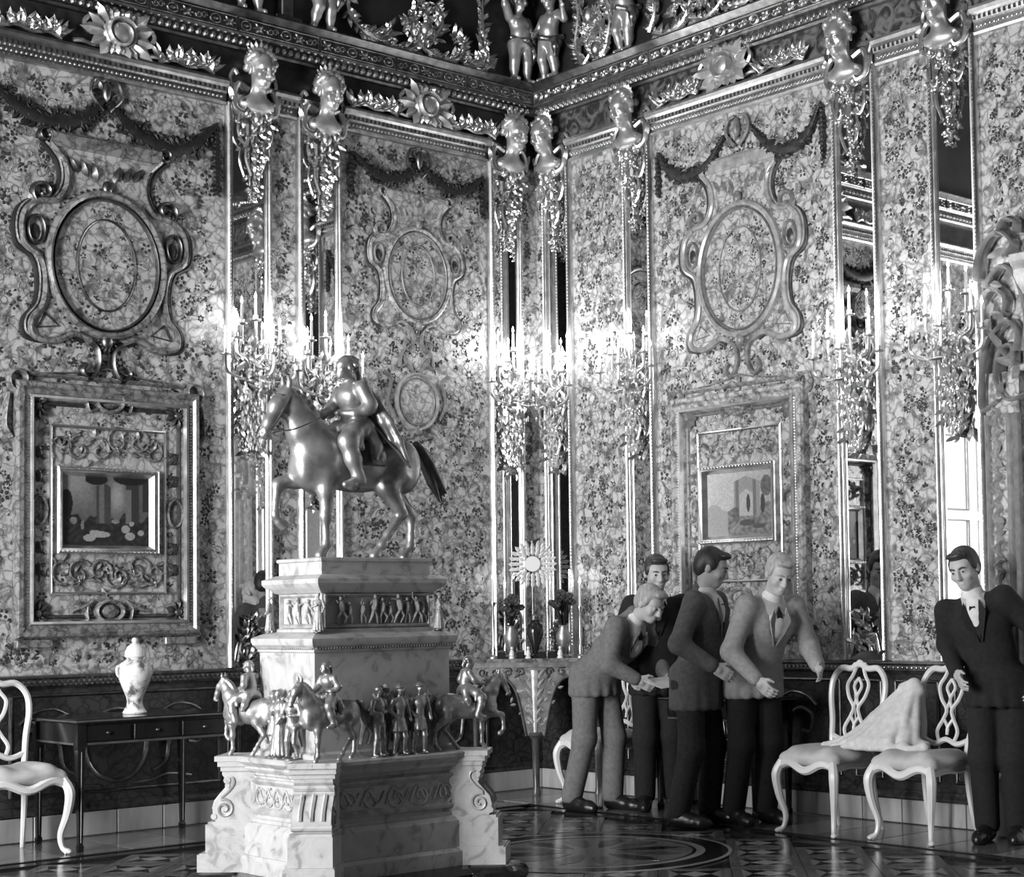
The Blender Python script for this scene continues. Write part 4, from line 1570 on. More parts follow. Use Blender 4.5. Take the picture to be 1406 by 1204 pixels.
scrollwork('L', 'gilded scrollwork between the putto legs and the corner putto on the left wall',
           [[(-1.66, 5.60), (-1.70, 5.42), (-1.58, 5.30), (-1.44, 5.28), (-1.34, 5.36)], [(-1.55, 5.30), (-1.38, 5.23), (-1.2, 5.25), (-1.08, 5.35), (-1.13, 5.48), (-1.22, 5.42)],
            [(-1.08, 5.30), (-1.02, 5.48), (-1.07, 5.66), (-.98, 5.78)], [(-1.05, 5.28), (-.9, 5.24), (-.76, 5.28), (-.70, 5.38), (-.78, 5.44)],
            [(-.72, 5.24), (-.60, 5.26), (-.52, 5.38), (-.53, 5.60), (-.53, 5.95)], [(-1.0, 5.36), (-.9, 5.50), (-.94, 5.62)], [(-1.04, 5.26), (-1.18, 5.40), (-1.10, 5.62)], [(-.60, 5.26), (-.50, 5.28), (-.47, 5.34)]], 3, balls=[(-1.05, 5.42, .055), (-.53, 5.5, .03)])
scrollwork('R', 'gilded scrollwork along the right cornice, right of the second putto',
           [[(1.34, 5.28), (1.48, 5.24), (1.64, 5.30), (1.70, 5.44), (1.58, 5.48), (1.54, 5.38)], [(1.30, 5.30), (1.36, 5.46), (1.28, 5.62)], [(1.66, 5.30), (1.84, 5.26), (2.0, 5.34), (2.04, 5.48), (1.92, 5.50)],
            [(2.0, 5.28), (2.2, 5.26), (2.36, 5.34), (2.5, 5.28)], [(1.8, 5.32), (1.76, 5.5), (1.84, 5.7)], [(2.16, 5.32), (2.2, 5.46), (2.12, 5.6)]], 6, balls=[(1.82, 5.44, .05)])
scrollwork('R', 'gilded shell and trophy between the two putti right of the corner',
           [[(.60, 5.24), (.53, 5.40), (.56, 5.62), (.52, 5.9)], [(.62, 5.24), (.72, 5.36), (.70, 5.5)], [(.80, 5.26), (.86, 5.34), (.90, 5.52), (.84, 5.66)], [(.74, 5.30), (.68, 5.42), (.60, 5.46)], [(.76, 5.28), (.80, 5.42), (.74, 5.58)]], 8, balls=[(.70, 5.58, .06), (.77, 5.32, .05)])
scrollwork('L', 'gilded scrollwork at the upper left edge beyond the leftmost putto',
           [[(-3.9, 5.28), (-3.6, 5.26), (-3.4, 5.36), (-3.46, 5.5)], [(-3.3, 5.28), (-3.0, 5.26), (-2.84, 5.38), (-2.92, 5.5)]], 12)
t = place(thing('gilt_pier', 'small gilt pier on the cornice between the two pairs of putto legs', 'pier'), 'L', -2.20, Z_CORN_TOP, .06)
m = MB()
m.box((0, 0, .02), (.20, .10, .04), ch=.006)
m.build('base', GILT_DARK, t, smooth=False)
m = MB()
m.box((0, .0, .5), (.09, .06, .92), ch=.01)
m.build('shaft', GILT_AGED, t, smooth=False)

# ------------------------------------------------------------------ carved surround of the door at the right edge
t = place(thing('door_surround', 'carved gilt door surround with scrolls on a pale stone block, right edge', 'door surround'), 'R', 4.12, 0)
m = MB(True)
m.box((.0, .165, .09), (.26, .33, .18), ch=.008)
m.build('stone_plinth', STONE, t, smooth=False)
m = MB(True)
m.relief(spiral((.0, .47), .125, .03, -2.2, 1.6, 26), .05, .07, d0=.05)
m.ball((.0, .47, .09), (.055, .06, .05), 10, 7)
m.relief(spline([(-.10, .42), (-.125, .52), (-.09, .62), (-.085, .74), (-.07, .9)], 6), .05, .06, d0=.05)
m.build('base_volute', CARVED_PALE, t)
m = MB(True)
m.box((.0, 1.45, .03), (.22, 2.3, .06))
m.build('backing', AMBER_PLAQUE, t, smooth=False)
for a, w_, h_ in ((-.095, .03, .045), (-.045, .022, .03), (.05, .035, .05), (.10, .03, .06)):
    m = MB(True)
    m.relief([(a, .66), (a, 2.36)], w_, h_, d0=.055)
    m.build('shaft_moulding', CARVED_PALE, t)
r = random.Random(21)
for k in range(9):
    v0 = .78 + k * .18
    m = MB(True)
    m.relief(spline([(-.07, v0), (-.02, v0 + .05), (-.07, v0 + .10), (-.02, v0 + .15), (-.06, v0 + .18)], 4), .022, .03, d0=.06)
    for j in range(3):
        m.leaf((-.05, v0 + .05 * j), r.uniform(-.6, 3.6), .06, .03, .03, d0=.06, curl=.01)
    m.build('carved_leaf', CARVED_PALE, t)
for pts, w_ in ((spline([(-.02, 2.44), (-.13, 2.40), (-.12, 2.62), (-.06, 2.80), (.06, 2.88), (.12, 2.78), (.06, 2.68), (.0, 2.74)], 7), .045),
                (spline([(.17, 2.46), (.04, 2.44), (-.03, 2.56), (.0, 2.72), (.08, 2.74), (.09, 2.64)], 7), .04),
                (spline([(-.12, 2.82), (-.14, 2.98), (-.05, 3.08), (.04, 3.02), (.03, 2.93), (-.03, 2.94)], 7), .045),
                (spline([(-.16, 3.14), (-.12, 3.30), (.0, 3.40), (.10, 3.32), (.06, 3.25)], 7), .045),
                (spline([(-.10, 3.10), (.02, 3.2), (.12, 3.12), (.18, 2.9), (.16, 2.7)], 7), .05),
                (spline([(.0, 3.38), (.05, 3.46), (.12, 3.44), (.12, 3.38)], 7), .04)):
    m = MB(True)
    m.relief(pts, w_ * .62, .075, d0=.03)
    m.build('scroll', CARVED_PALE, t)
    m = MB(True)
    m.relief([(.02 + .88 * a, .012 + b) for a, b in pts], w_ * .4, .05, d0=.03)
    m.build('scroll_fillet', GILT_AGED, t)
for k in range(10):
    m = MB(True)
    m.leaf((r.uniform(-.12, .1), 2.45 + k * .095), r.uniform(0, 6.2), .12, .05, .05, d0=.05, curl=.03)
    m.build('leaf', CARVED_PALE, t)
m = MB(True)
m.molding([(0, 3.02), (.08, 3.02), (.10, 3.08), (.10, 3.16), (.14, 3.2), (.14, 3.24), (0, 3.24)], .12, 1.9)
m.build('lintel', CARVED_PALE, t)

# ------------------------------------------------------------------ corner console and what stands on it
t = thing('corner_console', 'carved corner console table with two arches in the room corner', 'console', (-.40, -.40, 0), -PI / 4)
m = MB()
hl = .445
poly = [(-hl - .05, -.03), (-hl, -.075), (hl, -.075), (hl + .05, -.03), (hl + .02, .09), (.0, .52), (-hl - .02, .09)]
m.prism(poly, .935, .962)
m.build('table_top', AMBER_MID, t, smooth=False)
m = MB()
m.prism([(a * .97, b * .95) for a, b in poly], .90, .936)
m.build('cornice_moulding', CARVED, t, smooth=False)
hp = [(0, .90), (.44, .90), (.44, .60), (.425, .60), (.42, .70), (.40, .77), (.345, .825), (.27, .84), (.19, .81), (.135, .73), (.10, .60), (.065, .42), (0, .42)]
m = MB(True)
m.prism((hp[1:-1] + [(0, .42)] + mir(hp[1:-1])[::-1]), .015, .05)
ap = m.build('arched_apron', CARVED, t, smooth=False)
m = MB(True)
for sg in (-1, 1):
    arch = [(sg * a, b) for a, b in spline(hp[4:-1], 4)]
    m.relief(arch, .02, .022, d0=.045)
m.build('arch_bead', CARVED, t)
r = random.Random(5)
for sg in (-1, 1):
    for k in range(4):
        m = MB(True)
        m.relief([(sg * (.10 + .09 * k + p[0]), .868 + p[1]) for p in spiral((0, 0), .032, .008, k, 1.2, 12)], .014, .018, d0=.048)
        m.leaf((sg * (.1 + .09 * k), .86), r.uniform(0, 6), .06, .03, .02, d0=.048)
        m.build('carved_scroll', CARVED, t)
m = MB(True)
m.relief([(0, .44), (0, .88)], [.03, .07], .03, d0=.045)
for k in range(6):
    for sg in (-1, 1):
        m.leaf((0, .50 + .06 * k), PI / 2 + sg * .7, .07 + .01 * k, .03, .02, d0=.05)
m.build('centre_ornament', CARVED_PALE, t)
m = MB(True)
for k in range(120):
    a, v = r.uniform(-.43, .43), r.uniform(.5, .9)
    lim = .845 if .16 < abs(a) < .36 else (.82 if abs(a) > .36 else (.62 if abs(a) > .1 else .45))
    if v < lim + .02:
        continue
    m.leaf((a, v), r.uniform(0, 6.28), .045, .02, .014, d0=.048)
stuff(m.build('carved_leaves', CARVED_PALE, t))
m = MB()
m.lathe([(.045, .445), (.055, .425), (.04, .405), (.028, .39), (.026, .2), (.022, .06), (.034, .03), (.03, 0)], 14, (0, -.035, 0))
m.build('leg', EBONY_EDGE, t)
for sg in (-1, 1):
    m = MB()
    m.lathe([(.022, .61), (.03, .59), (.02, .57), (.018, .05), (.026, 0)], 12, (sg * .43, .03, 0))
    m.build('leg', EBONY_EDGE, t)
CONS = Matrix.Translation((-.40, -.40, .962)) @ Matrix.Rotation(-PI / 4, 4, 'Z')
def on_console(o, x, y):
    o.location = CONS @ Vector((x, y, 0))
    o.rotation_euler = (0, 0, -PI / 4)
    return o
t = on_console(thing('sunburst_clock', 'round sunburst ornament with radiating gilt petals on a tall stem, centre of the corner console', 'ornament'), -.02, .12)
m = MB()
m.lathe([(.075, 0), (.07, .02), (.03, .04), (.02, .10), (.03, .16), (.015, .22), (.012, .56)], 12)
m.build('stem', GILT_DARK, t)
m = MB(True)
m.prism(oval(0, .67, .055, .055, 24), -.01, .02)
m.build('face', PORCELAIN, t, smooth=False)
m = MB(True)
for ring_, n_ in ((.06, 16), (.09, 20), (.12, 24)):
    for k in range(n_):
        a = 2 * PI * k / n_
        m.leaf((ring_ * math.cos(a), .67 + ring_ * math.sin(a), 0), a, .058, .03, .03, d0=-.005, curl=.01)
stuff(m.build('sunburst_petals', PORCELAIN, t))
m = MB(True)
m.ball((0, .83, .0), .025, 8, 6)
for sg in (-1, 1):
    m.leaf((0, .8), PI / 2 + sg * .8, .08, .04, .02)
m.build('finial', GILT_DARK, t)

def bouquet(x, y, label, seed, hz):
    t = on_console(thing('flower_vase', label, 'vase', group='vases of dark flowers on the corner console'), x, y)
    m = MB()
    m.lathe([(.045, 0), (.048, .012), (.02, .03), (.03, .06), (.05, .12), (.052, .16), (.03, .21), (.036, .23), (.03, .225)], 16)
    m.build('vase_body', BRONZE, t)
    r = random.Random(seed)
    for k in range(16):
        a, e, q = r.uniform(0, 6.28), r.uniform(-.5, 1.4), r.uniform(.05, .105)
        c = (q * math.cos(a) * math.cos(e), q * math.sin(a) * math.cos(e) * .7, .33 + hz + q * math.sin(e) * .9)
        m = MB()
        m.tube([(0, 0, .2), (c[0] * .4, c[1] * .4, .27), c], [.004, .004, .003], 4)
        st = m.build('stem', CLOTH_BLACK, t)
        m = MB()
        for j in range(6):
            b = 2 * PI * j / 6
            m.ball((c[0] + .016 * math.cos(b), c[1] + .012 * math.sin(b), c[2] + .01 * math.sin(b * 2)), (.017, .014, .015), 6, 4)
        m.ball(c, .018, 6, 4)
        m.build('flower', HAIR_DARK if k % 3 else AMBER_DARK, st)
    return t
bouquet(-.17, .03, 'vase of dark flowers left of the sunburst on the corner console', 1, .02)
bouquet(.20, .03, 'vase of dark flowers right of the sunburst on the corner console', 2, .04)
t = on_console(thing('dark_urn', 'dark lidded urn between the two flower vases on the corner console', 'urn'), .0, .02)
m = MB()
m.lathe([(.04, 0), (.045, .015), (.02, .035), (.03, .08), (.06, .17), (.055, .23), (.03, .26), (.035, .27)], 18)
m.build('urn_body', EBONY, t)
m = MB()
m.lathe([(.036, .272), (.03, .30), (.01, .315), (.014, .33), (.002, .345)], 14)
m.build('lid', GILT_DARK, t)
def candlestick(x, y, h, label):
    t = on_console(thing('candlestick', label, 'candlestick', group='candlesticks on the corner console'), x, y)
    m = MB()
    m.lathe([(.035, 0), (.036, .01), (.014, .025), (.018, .06), (.008, .10), (.014, h * .5), (.008, h - .04), (.022, h - .012), (.022, h), (.012, h)], 12)
    m.build('stick', GILT, t)
    m = MB()
    m.lathe([(.009, h), (.0085, h + .16), (.003, h + .165)], 8)
    m.build('candle', WAX, t)
    m = MB()
    m.lathe([(.001, h + .163), (.007, h + .175), (.006, h + .19), (.0005, h + .21)], 7)
    m.build('flame', FLAME, t)
candlestick(-.30, .05, .40, 'leftmost lit candlestick on the corner console')
candlestick(-.22, .10, .34, 'second lit candlestick from the left on the corner console')
candlestick(.24, .15, .42, 'lit candlestick behind the right flower vase on the corner console')
candlestick(.32, .04, .36, 'rightmost lit candlestick on the corner console')
def knick(x, y, kind, label):
    t = on_console(thing('ornament_box' if kind == 'box' else 'figurine', label, 'box' if kind == 'box' else 'figurine', group='small ornaments along the front of the corner console'), x, y)
    if kind == 'box':
        m = MB()
        m.box((0, 0, .022), (.055, .04, .044), ch=.004)
        m.build('box_body', EBONY, t, smooth=False)
        m = MB()
        m.box((0, 0, .05), (.06, .044, .014), ch=.005)
        m.build('lid', EBONY_EDGE, t, smooth=False)
    else:
        m = MB()
        m.lathe([(.022, 0), (.022, .008), (.016, .015), (.02, .03), (.013, .055), (.008, .062)], 10)
        m.build('figure_body', PORCELAIN, t)
        m = MB()
        m.ball((0, 0, .073), .012, 8, 6)
        m.build('head', PORCELAIN, t)
for i, (x, kind, lab) in enumerate(((-.235, 'box', 'small black box at the left front of the corner console'), (-.16, 'figurine', 'small white figurine between two black boxes, left front of the corner console'),
                                    (-.10, 'box', 'small black box left of the centre on the corner console front'), (-.045, 'figurine', 'small white figurine just left of the dark urn'),
                                    (.055, 'box', 'small black box just right of the dark urn'), (.12, 'box', 'small black box in front of the right flower vase'), (.18, 'figurine', 'small white figurine at the right front of the corner console'))):
    knick(x, -.045, kind, lab)

# ------------------------------------------------------------------ white rococo chairs
def chair(label):
    t = thing('rococo_chair', label, 'chair', group='white rococo chairs')
    s = Sculpt((-.29, -.28, .37), (.29, .27, .53), .011)
    s.ell((0, -.01, .435), (.245, .225, .055), .02)
    for sx in (-1, 1):
        s.cone((sx * .13, -.15, .435), (sx * .12, .14, .435), .058, .05, .06)
        s.cone((sx * .20, -.17, .42), (sx * .16, .16, .42), .032, .03, .03)
    s.cone((-.2, -.185, .42), (.2, -.185, .42), .032, .032, .03)
    s.build('seat_cushion', UPHOLSTERY, t)
    m = MB()
    front = [(x, -.205 - .02 * math.cos(x * 7), .385 - .022 * math.cos(x * 22) * 1) for x in np.linspace(-.21, .21, 17)]
    m.tube(front, .019, 6, squash=1.3)
    for sx in (-1, 1):
        m.tube(spline([(sx * .215, -.20, .38), (sx * .205, -.05, .395), (sx * .185, .08, .385), (sx * .165, .19, .395)], 4), .018, 6, squash=1.3)
    m.tube([(-.165, .19, .395), (.165, .19, .395)], .018, 6)
    m.build('apron', WHITE_PAINT, t)
    for sx in (-1, 1):
        m = MB()
        P = spline([(sx * .205, -.20, .41), (sx * .232, -.225, .335), (sx * .222, -.215, .22), (sx * .196, -.19, .11), (sx * .20, -.20, .04), (sx * .222, -.222, .012)], 5)
        m.tube(P, [float(np.interp(i / (len(P) - 1), [0, .2, .5, .8, .92, 1], [.026, .030, .020, .014, .015, .021])) for i in range(len(P))], 8)
        m.ball((sx * .226, -.226, .014), (.02, .02, .014), 8, 5)
        m.build('leg', WHITE_PAINT, t)
        m = MB()
        P = spline([(sx * .160, .19, .42), (sx * .163, .205, .25), (sx * .170, .235, .10), (sx * .178, .265, .0)], 5)
        m.tube(P, [.020 - .007 * i / (len(P) - 1) for i in range(len(P))], 8)
        m.build('leg', WHITE_PAINT, t)
    m = MB()
    half = [(.155, .195, .42), (.165, .205, .52), (.185, .235, .63), (.215, .262, .76), (.208, .278, .86), (.15, .288, .925), (.07, .288, .925), (0, .29, .95)]
    P = spline(half + mir(half[:-1])[::-1], 5)
    m.tube(P, .0185, 8)
    m.tube(spline([(-.165, .208, .535), (-.08, .205, .51), (0, .205, .535), (.08, .205, .51), (.165, .208, .535)], 4), .016, 6)
    m.build('back_frame', WHITE_PAINT, t)
    for sx in (-1, 1):
        m = MB()
        y = lambda z: .205 + (z - .5) * .2
        P = [(sx * a, y(z), z) for a, z in spline([(.055, .52), (.075, .58), (.035, .65), (.02, .70), (.065, .76), (.085, .83), (.05, .885), (.03, .93)], 5)]
        m.tube(P, .012, 6)
        m.tube([(sx * a, y(z), z) for a, z in spline([(.035, .65), (.0, .60), (.0, .56)], 4)], .010, 6)
        m.tube([(sx * a, y(z), z) for a, z in spline([(.02, .70), (.0, .76), (.03, .82), (.0, .87)], 4)], .010, 6)
        m.build('splat', WHITE_PAINT, t)
    m = MB()
    m.ball((0, .29, .955), (.03, .014, .022), 8, 6)
    for sx in (-1, 1):
        m.ball((sx * .035, .29, .948), (.022, .012, .014), 8, 5)
    m.build('crest', WHITE_PAINT, t)
    return t
ch0 = chair('white rococo chair at the left edge, its pierced back against the left wall')
ch0.location = (-4.215, -.455, 0)
for lab, x, y in (('white rococo chair with empty pale seat, right of the dark table on the right wall', -.585, -3.24), ('white rococo chair in front of the black-suited man', -.495, -3.84),
                  ('white rococo chair by the corner console, mostly hidden behind the bending man', -.42, -1.12)):
    c = copy_tree(ch0)
    c['label'] = lab
    c.location = (x, y, 0)
    c.rotation_euler = (0, 0, -PI / 2)
    c.scale = (.92, 1, 1)

# ------------------------------------------------------------------ dark side tables
def side_table(label, L, D):
    t = thing('side_table', label, 'table', group='dark side tables along the walls')
    m = MB()
    m.box((0, 0, .718), (L, D, .024), ch=.006)
    top = m.build('table_top', EBONY, t, smooth=False)
    m = MB()
    for sy in (-1, 1):
        m.tube([(-L / 2, sy * D / 2, .718), (L / 2, sy * D / 2, .718)], .005, 5)
    for sx in (-1, 1):
        m.tube([(sx * L / 2, -D / 2, .718), (sx * L / 2, D / 2, .718)], .005, 5)
    m.build('edge_fillet', EBONY_EDGE, top)
    m = MB()
    m.box((0, 0, .645), (L - .06, D - .06, .12))
    m.build('apron', EBONY, t, smooth=False)
    for k in (-1, 0, 1):
        m = MB()
        m.box((k * (L - .1) / 3, -D / 2 + .028, .648), ((L - .16) / 3, .012, .088), ch=.004)
        dr = m.build('drawer', EBONY, t, smooth=False)
        m = MB()
        m.ball((k * (L - .1) / 3, -D / 2 + .014, .648), (.012, .010, .012), 8, 6)
        m.build('knob', GILT_DARK, dr)
    m = MB()
    m.box((0, -D / 2 + .03, .592), (L - .07, .012, .012))
    m.build('bead_moulding', EBONY_EDGE, t, smooth=False)
    m = MB()
    m.box((-L / 2 + .03, 0, .592), (.012, D - .07, .012))
    m.build('bead_moulding', EBONY_EDGE, t, smooth=False)
    for sx in (-1, 1):
        for sy in (-1, 1):
            m = MB()
            x, y = sx * (L / 2 - .045), sy * (D / 2 - .045)
            v = []
            for z, w in ((.70, .026), (.58, .026), (.56, .022), (.04, .012), (.03, .017), (0, .014)):
                v += [(x - w, y - w, z), (x + w, y - w, z), (x + w, y + w, z), (x - w, y + w, z)]
            f = [(0, 1, 2, 3)] + [(k * 4 + c, k * 4 + 4 + c, k * 4 + 4 + (c + 1) % 4, k * 4 + (c + 1) % 4) for k in range(5) for c in range(4)] + [(20, 23, 22, 21)]
            m.add(v, f)
            lg = m.build('leg', EBONY, t, smooth=False)
            m = MB()
            m.tube([(x - sx * .0, y - .022, .55), (x, y - .0125, .05)], .003, 4)
            m.build('inlay_line', EBONY_EDGE, lg)
    return t
side_table('black side table under the dark painting, holding the porcelain vase', 1.0, .62).location = (-3.455, -.385, 0)
o = side_table('black side table on the right wall, mostly hidden behind the standing people', .92, .40)
o.location = (-.26, -2.08, 0)
o.rotation_euler = (0, 0, -PI / 2)

t = thing('lidded_vase', 'white porcelain lidded vase on the black side table', 'vase', (-3.455, -.40, .731))
m = MB()
m.lathe([(.066, 0), (.070, .008), (.062, .02), (.048, .045), (.044, .07), (.05, .10), (.075, .16), (.095, .215), (.100, .25), (.092, .285), (.06, .31), (.046, .318), (.05, .325)], 30)
m.build('body', PORCELAIN_DECOR, t)
m = MB()
m.lathe([(.05, .325), (.058, .332), (.056, .36), (.042, .39), (.018, .408), (.012, .412)], 26)
lid = m.build('lid', PORCELAIN, t)
m = MB()
m.ball((0, 0, .425), (.018, .018, .018), 12, 8)
m.build('knob', PORCELAIN, lid)
for sg in (-1, 1):
    m = MB()
    m.tube([(sg * a, 0, b) for a, b in spline([(.085, .28), (.11, .27), (.108, .23), (.092, .215)], 4)], .009, 6)
    m.build('handle', PORCELAIN, t)
# ------------------------------------------------------------------ the monument: marble pedestal, bronze figures, horse and rider
MX, MY = -3.63, -2.93
ped = thing('marble_pedestal', 'tall tiered marble pedestal carrying the bronze horse and rider', 'pedestal', (MX, MY, 0))

def tier(m, l, w, prof):
    """square-sided turning: prof [(offset, z)...] round a rectangle l x w"""
    vs, fs = [], []
    for o, z in prof:
        a, b = l / 2 + o, w / 2 + o
        vs += [(-a, -b, z), (a, -b, z), (a, b, z), (-a, b, z)]
    n = len(prof)
    for k in range(n - 1):
        for c in range(4):
            e = (c + 1) % 4
            fs.append((k * 4 + c, k * 4 + e, k * 4 + 4 + e, k * 4 + 4 + c))
    fs.append((0, 3, 2, 1))
    b = (n - 1) * 4
    fs.append((b, b + 1, b + 2, b + 3))
    m.add(vs, fs)

def part_tier(name, l, w, prof, mat=MARBLE, angle=.45):
    m = MB()
    tier(m, l, w, prof)
    return m.build(name, mat, ped, True, angle)

BX, BY = .43, .325                      # half sides of the lower body
def diag_box(m, sx, sy, r0, r1, wd, z0, z1, ch=.0):
    """block standing out on the diagonal of a corner"""
    d = Vector((sx, sy, 0)).normalized()
    t = Vector((-d.y, d.x, 0))
    c = Vector((sx * BX, sy * BY, 0))
    q = [c + d * r0 - t * wd / 2, c + d * r1 - t * wd / 2, c + d * r1 + t * wd / 2, c + d * r0 + t * wd / 2]
    m.add([(p.x, p.y, z0) for p in q] + [(p.x, p.y, z1) for p in q], [(3, 2, 1, 0), (4, 5, 6, 7), (0, 1, 5, 4), (1, 2, 6, 5), (2, 3, 7, 6), (3, 0, 4, 7)])

CORN = [(-1, -1), (1, -1), (1, 1), (-1, 1)]
m = MB()
tier(m, .99, .80, [(0, 0), (.03, 0), (.035, .02), (.02, .035), (.045, .055), (.05, .085), (.03, .11), (.0, .119)])
m.build('ebony_base', EBONY, ped, True, .6)
for sx, sy in CORN:
    m = MB()
    d = Vector((sx, sy, 0)).normalized()
    c = Vector((sx * BX, sy * BY, 0)) + d * .075
    m.lathe([(.14, 0), (.175, .0), (.18, .02), (.165, .035), (.185, .06), (.185, .09), (.165, .112), (.14, .119)], 8, (c.x, c.y, 0))
    m.build('ebony_foot', EBONY, ped, True, .6)
part_tier('lower_step', .97, .76, [(0, .12), (0, .185), (-.012, .2)])
part_tier('upper_step', .925, .715, [(0, .2), (0, .325), (-.008, .333), (-.02, .345)])
for sx, sy in CORN:
    m = MB()
    diag_box(m, sx, sy, -.15, .165, .225, .12, .20)
    diag_box(m, sx, sy, -.15, .155, .215, .20, .205)
    diag_box(m, sx, sy, -.15, .13, .195, .205, .335)
    diag_box(m, sx, sy, -.15, .12, .185, .335, .347)
    m.build('corner_block', MARBLE, ped, False)
part_tier('lower_body', 2 * BX, 2 * BY, [(.0, .345), (.0, .36), (-.008, .365), (-.008, .555), (0, .56), (0, .575)])
CPROF = [(-.1, .347), (.085, .347), (.098, .37), (.10, .40), (.09, .435), (.065, .465), (.042, .49), (.028, .515), (.029, .535), (.046, .548), (.055, .56), (.055, .577), (-.1, .577)]
for sx, sy in CORN:
    d = Vector((sx, sy, 0)).normalized()
    t = Vector((-d.y, d.x, 0))
    c = Vector((sx * BX, sy * BY, 0))
    m = MB()
    n = len(CPROF)
    W = .17
    vs = []
    for s_ in (-1, 1):
        for rr, z in CPROF:
            p = c + d * rr + t * (s_ * W / 2)
            vs.append((p.x, p.y, z))
    m.add(vs, [tuple(range(n - 1, -1, -1)), tuple(range(n, 2 * n))] + [(k, (k + 1) % n, n + (k + 1) % n, n + k) for k in range(n)])
    con = m.build('scroll_console', MARBLE, ped, True, .5)
    for s_ in (-1, 1):                                    # volute carved on each flank
        m = MB()
        P = [c + d * a + t * (s_ * (W / 2 + .002)) + Vector((0, 0, b)) for a, b in spiral((.045, .405), .045, .008, 1.2, 1.6 , 20)]
        m.tube(P, .007, 5)
        P = [c + d * a + t * (s_ * (W / 2 + .002)) + Vector((0, 0, b)) for a, b in spline([(.06, .455), (.02, .49), (.0, .52), (.005, .545), (.025, .55)], 5)]
        m.tube(P, .006, 5)
        m.build('volute_carving', MARBLE_RELIEF, con)
    for z, rr, r1 in ((.535, .032, .017), (.512, .03, .012), (.37, .094, .014)):
        m = MB()
        a, b = c + d * rr - t * (W / 2 + .004), c + d * rr + t * (W / 2 + .004)
        m.tube([(a.x, a.y, z), (b.x, b.y, z)], r1, 8)
        m.build('roll', MARBLE, con)
    for k in (-.05, 0, .05):
        m = MB()
        P = [c + d * (rr + .003) + t * k + Vector((0, 0, z)) for rr, z in CPROF[3:9]]
        m.tube(P, .010, 5)
        m.build('rib', MARBLE, con)
part_tier('ledge', 2 * BX, 2 * BY, [(.0, .575), (.02, .578), (.03, .59), (.03, .60), (.045, .612), (.06, .622), (.062, .638), (.055, .645)])
for sx, sy in CORN:
    m = MB()
    diag_box(m, sx, sy, -.2, .06, .19, .577, .598)
    diag_box(m, sx, sy, -.2, .072, .205, .598, .622)
    diag_box(m, sx, sy, -.2, .085, .215, .622, .6455)
    m.build('console_cap', MARBLE, ped, False)
part_tier('middle_block', .745, .46, [(.02, .645), (.02, .665), (0, .675), (0, 1.115)])
part_tier('middle_cornice', .745, .46, [(0, 1.115), (.008, 1.12), (.008, 1.135), (.025, 1.15), (.03, 1.165), (.03, 1.18), (.012, 1.19), (-.01, 1.20), (-.03, 1.207)])
m = MB()
for k in range(50):
    x = -.37 + .74 * k / 49
    for sg in (-1, 1):
        m.ball((x, sg * .243, 1.137), .007, 5, 3)
for k in range(30):
    for sg in (-1, 1):
        m.ball((sg * .386, -.23 + .46 * k / 29, 1.137), .007, 5, 3)
stuff(m.build('bead_row', MARBLE_RELIEF, ped))
part_tier('frieze_block', .60, .36, [(.01, 1.207), (.01, 1.22), (0, 1.226), (0, 1.38), (.012, 1.392)])
part_tier('upper_cornice', .60, .36, [(.012, 1.385), (.03, 1.40), (.05, 1.415), (.058, 1.428), (.058, 1.448), (.035, 1.458), (.01, 1.468)])
part_tier('top_slab', .60, .36, [(.0, 1.466), (.0, 1.525), (.008, 1.53), (.008, 1.542), (.0, 1.546)])
# sunk panels and relief carving (front face -y, side face -x)
def on_face(face, off):
    """map (u right, v up, d out) of a pedestal face to local xyz"""
    if face == 'F':
        return lambda p: (p[0], -off - p[2], p[1])
    return lambda p: (-off - p[2], -p[0], p[1])
def face_build(mw, face, off, name, mat, parent=ped, smooth=True):
    f = on_face(face, off)
    vs = [f((x, z, -y)) for x, y, z in mw.v]
    return link_mesh(name, vs, mw.f, mat, parent, smooth)
def panel(face, off, hw, v0, v1, w=.02, h=.012):
    m = MB(True)
    rect_sweep(m, -hw, hw, v0, v1, [(0, 0), (0, h), (w * .4, h * 1.2), (w * .7, h * .6), (w, 0)])
    face_build(m, face, off, 'panel_moulding', MARBLE_RELIEF, smooth=False)
panel('F', .18, .29, 1.228, 1.38, .018)
panel('S', .30, .155, 1.228, 1.38, .018)
panel('F', BY - .008, .36, .385, .545, .03)
panel('S', BX - .008, .22, .385, .545, .03)
def relief_man(face, off, u, v, s_, k, mat=MARBLE_RELIEF):
    r = random.Random(k * 7 + 1)
    m = MB(True)
    lean = r.uniform(-.25, .25)
    hip, sh = (u, v + .45 * s_), (u + lean * .3 * s_, v + .78 * s_)
    P3 = lambda p, d=.3: (p[0], p[1], d * .1 * s_)
    m.tube([P3(hip, 1), P3(((hip[0] + sh[0]) / 2, (hip[1] + sh[1]) / 2), 1.2), P3(sh, 1)], [.09 * s_, .105 * s_, .085 * s_], 6)
    m.ball((sh[0] + lean * .05 * s_, sh[1] + .12 * s_, .1 * s_), (.07 * s_, .09 * s_, .07 * s_), 7, 5)
    for sg in (-1, 1):
        kx = u + sg * r.uniform(.05, .22) * s_
        m.tube([P3(hip, .8), (kx, v + .24 * s_, .12 * s_), (kx + r.uniform(-.1, .1) * s_, v, .06 * s_)], [.07 * s_, .05 * s_, .035 * s_], 5)
        e = (sh[0] + sg * r.uniform(.12, .2) * s_, sh[1] + r.uniform(-.2, .15) * s_)
        m.tube([P3(sh, .8), (e[0], e[1], .1 * s_), (e[0] + sg * r.uniform(-.1, .2) * s_, e[1] + r.uniform(-.2, .25) * s_, .08 * s_)], [.055 * s_, .04 * s_, .03 * s_], 5)
    face_build(m, face, off, 'relief_figure', mat)
